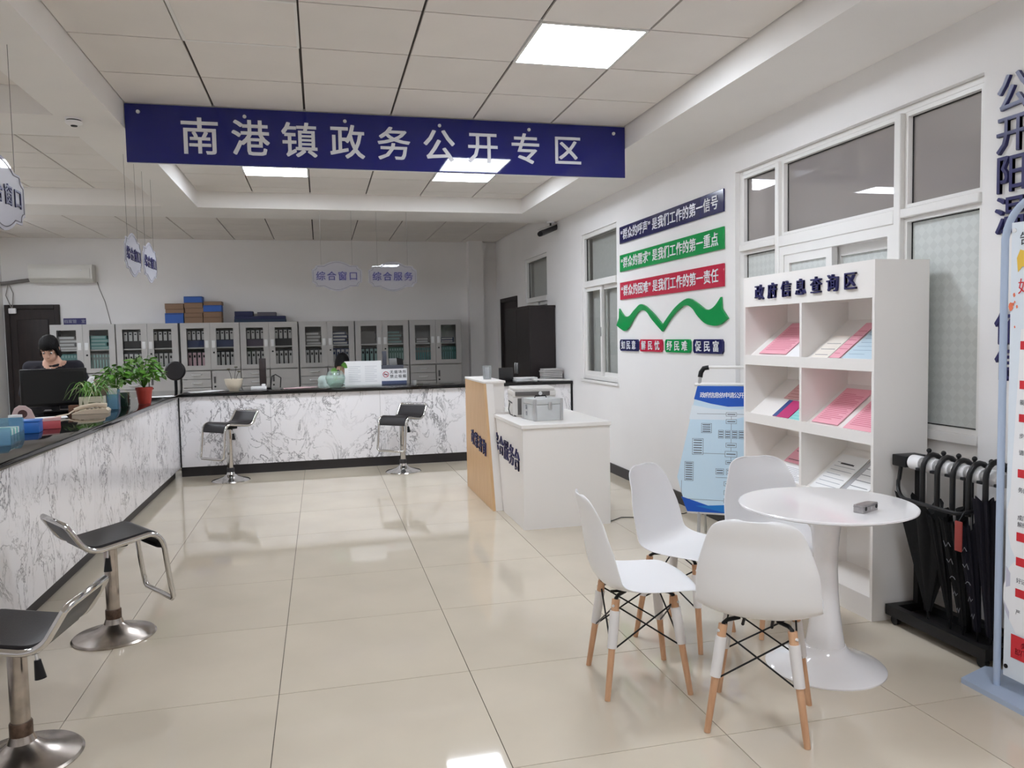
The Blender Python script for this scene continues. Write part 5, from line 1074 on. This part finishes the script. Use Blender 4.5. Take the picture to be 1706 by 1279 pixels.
t = thing('document_sheets', 'white sheets lying on the black counter before the monitor', 'papers', (-2.06, 6.50, ZT), 0.35)
for k in range(3): MB().box(-0.15+0.01*k, 0.15+0.01*k, -0.10, 0.10-0.01*k, 0.0012*k, 0.0012*k+0.001).build('sheet', paper, t, smooth=0)
t = thing('plastic_box', 'bright blue plastic box on the long counter', 'box', (-1.80, 5.47, ZT), 0.15); MB().box(-0.06, 0.06, -0.07, 0.07, 0, 0.07, 0.006).build('box', M('bright_blue', (54, 116, 200), 0.4), t); MB().box(-0.062, 0.062, -0.072, 0.072, 0.07, 0.082, 0.004).build('lid', M('bright_blue', (54, 116, 200), 0.4), t)
t = thing('plastic_box', 'coral pink box right of the bright blue one', 'box', (-1.745, 5.68, ZT), 0.3); MB().box(-0.055, 0.055, -0.05, 0.05, 0, 0.055, 0.005).build('box', M('coral_box', (206, 92, 96), 0.5), t); MB().hexa([(-0.057, -0.052, 0.055), (0.057, -0.052, 0.055), (0.057, 0.052, 0.055), (-0.057, 0.052, 0.055), (-0.055, -0.05, 0.068), (0.06, -0.05, 0.075), (0.06, 0.05, 0.075), (-0.055, 0.05, 0.066)]).build('lid', M('pale_coral', (222, 176, 172), 0.5), t)
t = thing('file_tray', 'clear pale blue file rack at the left edge of the photo', 'tray', (-1.80, 4.93, ZT), 0.12)
b = MB()
for q in ((-0.11, 0.11, -0.16, -0.156, 0, 0.10), (-0.11, 0.11, 0.156, 0.16, 0, 0.13), (-0.11, -0.106, -0.156, 0.156, 0, 0.12), (0.106, 0.11, -0.156, 0.156, 0, 0.055), (-0.106, 0.106, -0.156, 0.156, 0, 0.004)): b.box(*q)
b.build('tray', blueac, t); 
for k in range(7): MB().box(-0.10, 0.10, -0.13+0.035*k, -0.127+0.035*k, 0.005, 0.085).build('folder', M('aqua_folder', (120, 186, 182), 0.5) if k % 2 else paper, t)
t = thing('glass_jar', 'clear glass jar beside the file rack', 'jar', (-1.815, 5.28, ZT)); MB().lathe([(0, 0), (0.036, 0), (0.038, 0.10), (0.034, 0.115), (0.031, 0.115), (0.034, 0.098), (0.032, 0.005), (0, 0.005)], 24).build('jar', blueac, t); MB().lathe([(0, 0.115), (0.037, 0.115), (0.037, 0.13), (0, 0.13)], 20).build('lid', whitep, t)
t = thing('tape_dispenser', 'pinkish white tape dispenser near the left edge of the long counter', 'tape dispenser', (-2.10, 6.25, ZT), 0.3)
b = MB(); b.prism([(-0.07, 0), (0.07, 0), (0.075, 0.03), (0.055, 0.085), (0.02, 0.115), (-0.02, 0.12), (-0.05, 0.10), (-0.07, 0.05)], (0, -0.025, 0), (1, 0, 0), (0, 0, 1), (0, 1, 0), 0.05); b.build('body', M('dispenser_pink', (222, 196, 194), 0.4), t); MB().cone((-0.0, -0.027, 0.06), (0, 0.027, 0.06), 0.03, 0.03).build('tape_roll', M('tape_brown', (90, 62, 60), 0.4), t)
# far counter
t = thing('planter_bowl', 'cream planter bowl with a tiny seedling on the far counter', 'planter', (-0.955, 9.15, ZT)); MB().lathe([(0, 0), (0.05, 0), (0.055, 0.012), (0.07, 0.03), (0.092, 0.085), (0.095, 0.12), (0.10, 0.12), (0.10, 0.135), (0.088, 0.135), (0.08, 0.10), (0, 0.10)], 32).build('bowl', M('cream_ceramic', (228, 216, 196), 0.35), t); MB().lathe([(0, 0.098), (0.08, 0.098), (0.075, 0.11), (0, 0.11)], 20).build('soil', soil, t)
for k, (dx, dz) in enumerate(((-0.05, 0.13), (0.03, 0.15), (0.06, 0.10))): l = MB().tube([(dx*0.3, 0, 0.105), (dx*0.7, 0.0, 0.12+dz*0.6), (dx, 0, 0.11+dz)], 0.0025, 5).build('stem', blackp, t); MB().ball((dx, 0, 0.115+dz), (0.02, 0.012, 0.008), 8, 6).build('leaf', M('dry_leaf', (84, 82, 62), 0.6), l)
t = thing('card_reader', 'small white card reader on the far counter beside a dark screen', 'card reader', (-0.70, 9.30, ZT)); MB().box(-0.085, 0.085, -0.06, 0.06, 0.0, 0.035, 0.006).build('body', whitep, t); MB().box(0.03, 0.075, -0.03, 0.03, 0.035, 0.06, 0.008).build('head', whitep, t)
t = thing('computer_monitor', 'thin dark monitor seen edge-on on the far counter', 'monitor', (-0.655, 9.45, ZT), 0.0); MB().box(-0.045, 0.03, -0.02, 0.02, 0.04, 0.35, 0.006).build('screen_housing', M('dark_brown_plastic', (44, 34, 34), 0.4), t); MB().cone((0.0, 0.02, 0.0), (0.0, 0.02, 0.06), 0.02, 0.02).build('neck', blackp, t); MB().box(-0.07, 0.08, -0.07, 0.08, 0, 0.012, 0.004).build('foot', blackp, t)
tag(MB().tube([(-0.58, 9.42, ZT+0.005), (-0.56, 9.40, ZT+0.14), (-0.52, 9.40, ZT+0.16), (-0.46, 9.40, ZT+0.12), (-0.47, 9.42, ZT+0.005)], 0.006).build('microphone_stand', blackp), 'black bent wire stand on the far counter beside the edge-on monitor', 'stand')
for k, (x, y, rz, lab, m) in enumerate(((-1.28, 9.18, 0.3, 'loose white papers at the inner corner of the two counters', paper), (-0.28, 9.30, 0.1, 'pink-edged papers lying on the far counter left of the person in mint', M('pale_pink_paper', (226, 196, 200), 0.6)), (-1.66, 8.55, -0.4, 'crumpled papers on the black top behind the red plant pot', paper))):
    t = thing('document_sheets', lab, 'papers', (x, y, ZT), rz)
    for j in range(4): s_ = MB().box(-0.15, 0.15, -0.1, 0.1, 0, 0.0012).build('sheet', m, t, smooth=0); s_.location = (0.02*j, -0.015*j, 0.002*j); s_.rotation_euler = (0, 0, 0.25*j)
t = thing('leaf_vase', 'pale green glass bowl with a green leaf before the person in mint', 'vase', (0.155, 9.17, ZT)); MB().lathe([(0, 0), (0.06, 0), (0.10, 0.05), (0.115, 0.11), (0.095, 0.165), (0.075, 0.19), (0.071, 0.188), (0.09, 0.16), (0.108, 0.11), (0.095, 0.055), (0.055, 0.006), (0, 0.006)], 32).build('bowl', waterglass, t); MB().lathe([(0, 0.007), (0.053, 0.007), (0.092, 0.055), (0.104, 0.10), (0, 0.10)], 24).build('water', glassy('vase_water', (244, 250, 247), 0.10, (216, 232, 226), 1.33), t)
for k, (dx, dz, m) in enumerate(((0.10, 0.27, leafm), (-0.05, 0.21, leafm), (0.02, 0.19, M('dark_leaf', (30, 44, 34), 0.5)))):
    MB().tube([(0, 0, 0.08), (dx*0.6, -0.01, dz*0.75), (dx*0.8, -0.02, dz)], 0.003, 5).build('stem', leafm, t); o = leafmesh(0.085, 0.075, m, 0.3); o.parent = t; o.location = (dx*0.8, -0.02, dz); o.rotation_euler = (1.1, 0.5, 0.3-0.8*k)
t = thing('notice_sheet', 'large white printed sheet standing upright on the far counter', 'notice', (0.48, 9.33, ZT), 0.02); MB().box(-0.215, 0.215, -0.003, 0.003, 0.0, 0.292).build('sheet', paper, t, smooth=0); MB().box(-0.12, 0.12, 0.0, 0.10, 0, 0.012).build('holder_foot', acryl, t)
b = MB()
for c0 in (-0.17, 0.02):
    for k in range(9): b.box(c0, c0+0.14-0.03*(k % 3 == 1), -0.0036, -0.003, 0.05+0.022*k, 0.053+0.022*k)
o = b.build('print', M('pale_print', (170, 172, 180), 0.6), t, smooth=0); o['kind'] = 'stuff'
t = thing('glass_screen', 'low clear glass strip along the front of the far counter', 'glass screen', (0.6, 9.05, ZT)); MB().box(-0.55, 0.55, -0.003, 0.003, 0.0, 0.028).build('strip', glass, t, smooth=0)
t = thing('no_smoking_sign', 'white no smoking sign with red ring symbol on the far counter', 'sign', (0.845, 9.33, ZT), 0.0)
MB().box(-0.155, 0.15, -0.003, 0.003, 0.048, 0.19).build('panel', whitep, t, smooth=0); MB().box(-0.15, 0.145, -0.012, 0.05, 0.0, 0.048, 0.003).build('base', M('slate_blue', (72, 82, 112), 0.5), t)
text('无烟场所', t, (-0.03, -0.0032, 0.152), (0.12, -0.0032, 0.152), (1, 0, 0), 0.038, 0.001, blackink, 'lettering', 'b'); text('禁止吸烟', t, (-0.03, -0.0032, 0.10), (0.12, -0.0032, 0.10), (1, 0, 0), 0.038, 0.001, blackink, 'lettering', 'b')
MB().tube([(-0.10+0.032*math.cos(2*PI*i/20), -0.0036, 0.125+0.032*math.sin(2*PI*i/20)) for i in range(20)], 0.0035, 6, True).build('red_ring', redp, t); MB().tube([(-0.122, -0.004, 0.147), (-0.078, -0.004, 0.103)], 0.003, 6).build('red_bar', redp, t); MB().box(-0.122, -0.08, -0.0036, -0.003, 0.119, 0.129).build('cigarette', blackink, t)
t = thing('desktop_scanner', 'dark document scanner with an upright arm behind the no smoking sign', 'scanner', (0.83, 9.48, ZT)); MB().box(-0.14, 0.14, -0.04, 0.06, 0, 0.23, 0.006).build('body', M('slate_plastic', (70, 72, 82), 0.5), t); MB().box(-0.11, -0.06, -0.02, 0.02, 0.23, 0.40, 0.004).build('arm', M('slate_plastic', (70, 72, 82), 0.5), t); MB().box(-0.03, 0.06, -0.02, 0.04, 0.23, 0.31, 0.004).build('paper_tray', M('mid_grey_plastic', (128, 128, 128), 0.5), t); MB().hexa([(0.07, -0.02, 0.23), (0.14, -0.02, 0.23), (0.14, 0.03, 0.23), (0.07, 0.03, 0.23), (0.06, -0.02, 0.32), (0.135, -0.02, 0.30), (0.135, 0.03, 0.30), (0.06, 0.03, 0.32)]).build('cover', blackp, t)
t = thing('ink_pad_tin', 'small round silver tin on the far counter right of the no smoking sign', 'tin', (1.075, 9.25, ZT)); MB().lathe([(0, 0), (0.028, 0), (0.028, 0.035), (0, 0.035)], 20).build('tin', alu, t); MB().lathe([(0, 0.035), (0.03, 0.035), (0.03, 0.05), (0, 0.052)], 20).build('lid', alu, t)
t = thing('computer_monitor', 'black monitor on the far counter beside the dark wardrobe', 'monitor', (2.215, 9.30, ZT), 0.25); MB().box(-0.10, 0.09, -0.015, 0.015, 0.02, 0.165, 0.005).build('screen_housing', M('monitor_dark', (50, 48, 48), 0.4), t); MB().box(-0.06, 0.06, -0.05, 0.06, 0, 0.02, 0.004).build('foot', blackp, t)
for lab, x, y, n, w_, hh, rz in (('low stack of white files on the far counter beside the black monitor', 2.44, 9.25, 2, 0.27, 0.022, 0.05), ('tall stack of grey paper bundles by the right wall on the far counter', 2.80, 9.33, 6, 0.25, 0.023, 0.0)):
    t = thing('paper_stack', lab, 'papers', (x, y, ZT), rz)
    for k in range(n): o = MB().box(-w_/2, w_/2, -0.09, 0.09, 0, hh-0.002, 0.004, 1).build('bundle', paper if n == 2 else M('grey_bundle', (188, 184, 182), 0.7), t); o.location = (0.008*math.sin(3*k), 0.005*math.cos(2*k), hh*k); o.rotation_euler = (0, 0, 0.06*math.sin(5*k))
t = thing('white_board_strip', 'long white strip lying along the front of the far counter end', 'board', (2.72, 9.03, ZT), -0.06); MB().hexa([(-0.24, -0.05, 0.014), (0.22, -0.05, 0), (0.22, 0.05, 0), (-0.24, 0.05, 0.014), (-0.24, -0.05, 0.032), (0.22, -0.05, 0.014), (0.22, 0.05, 0.014), (-0.24, 0.05, 0.032)]).build('board', whitel, t); MB().box(-0.22, -0.19, -0.04, 0.04, 0, 0.0135).build('spacer', paper, t)
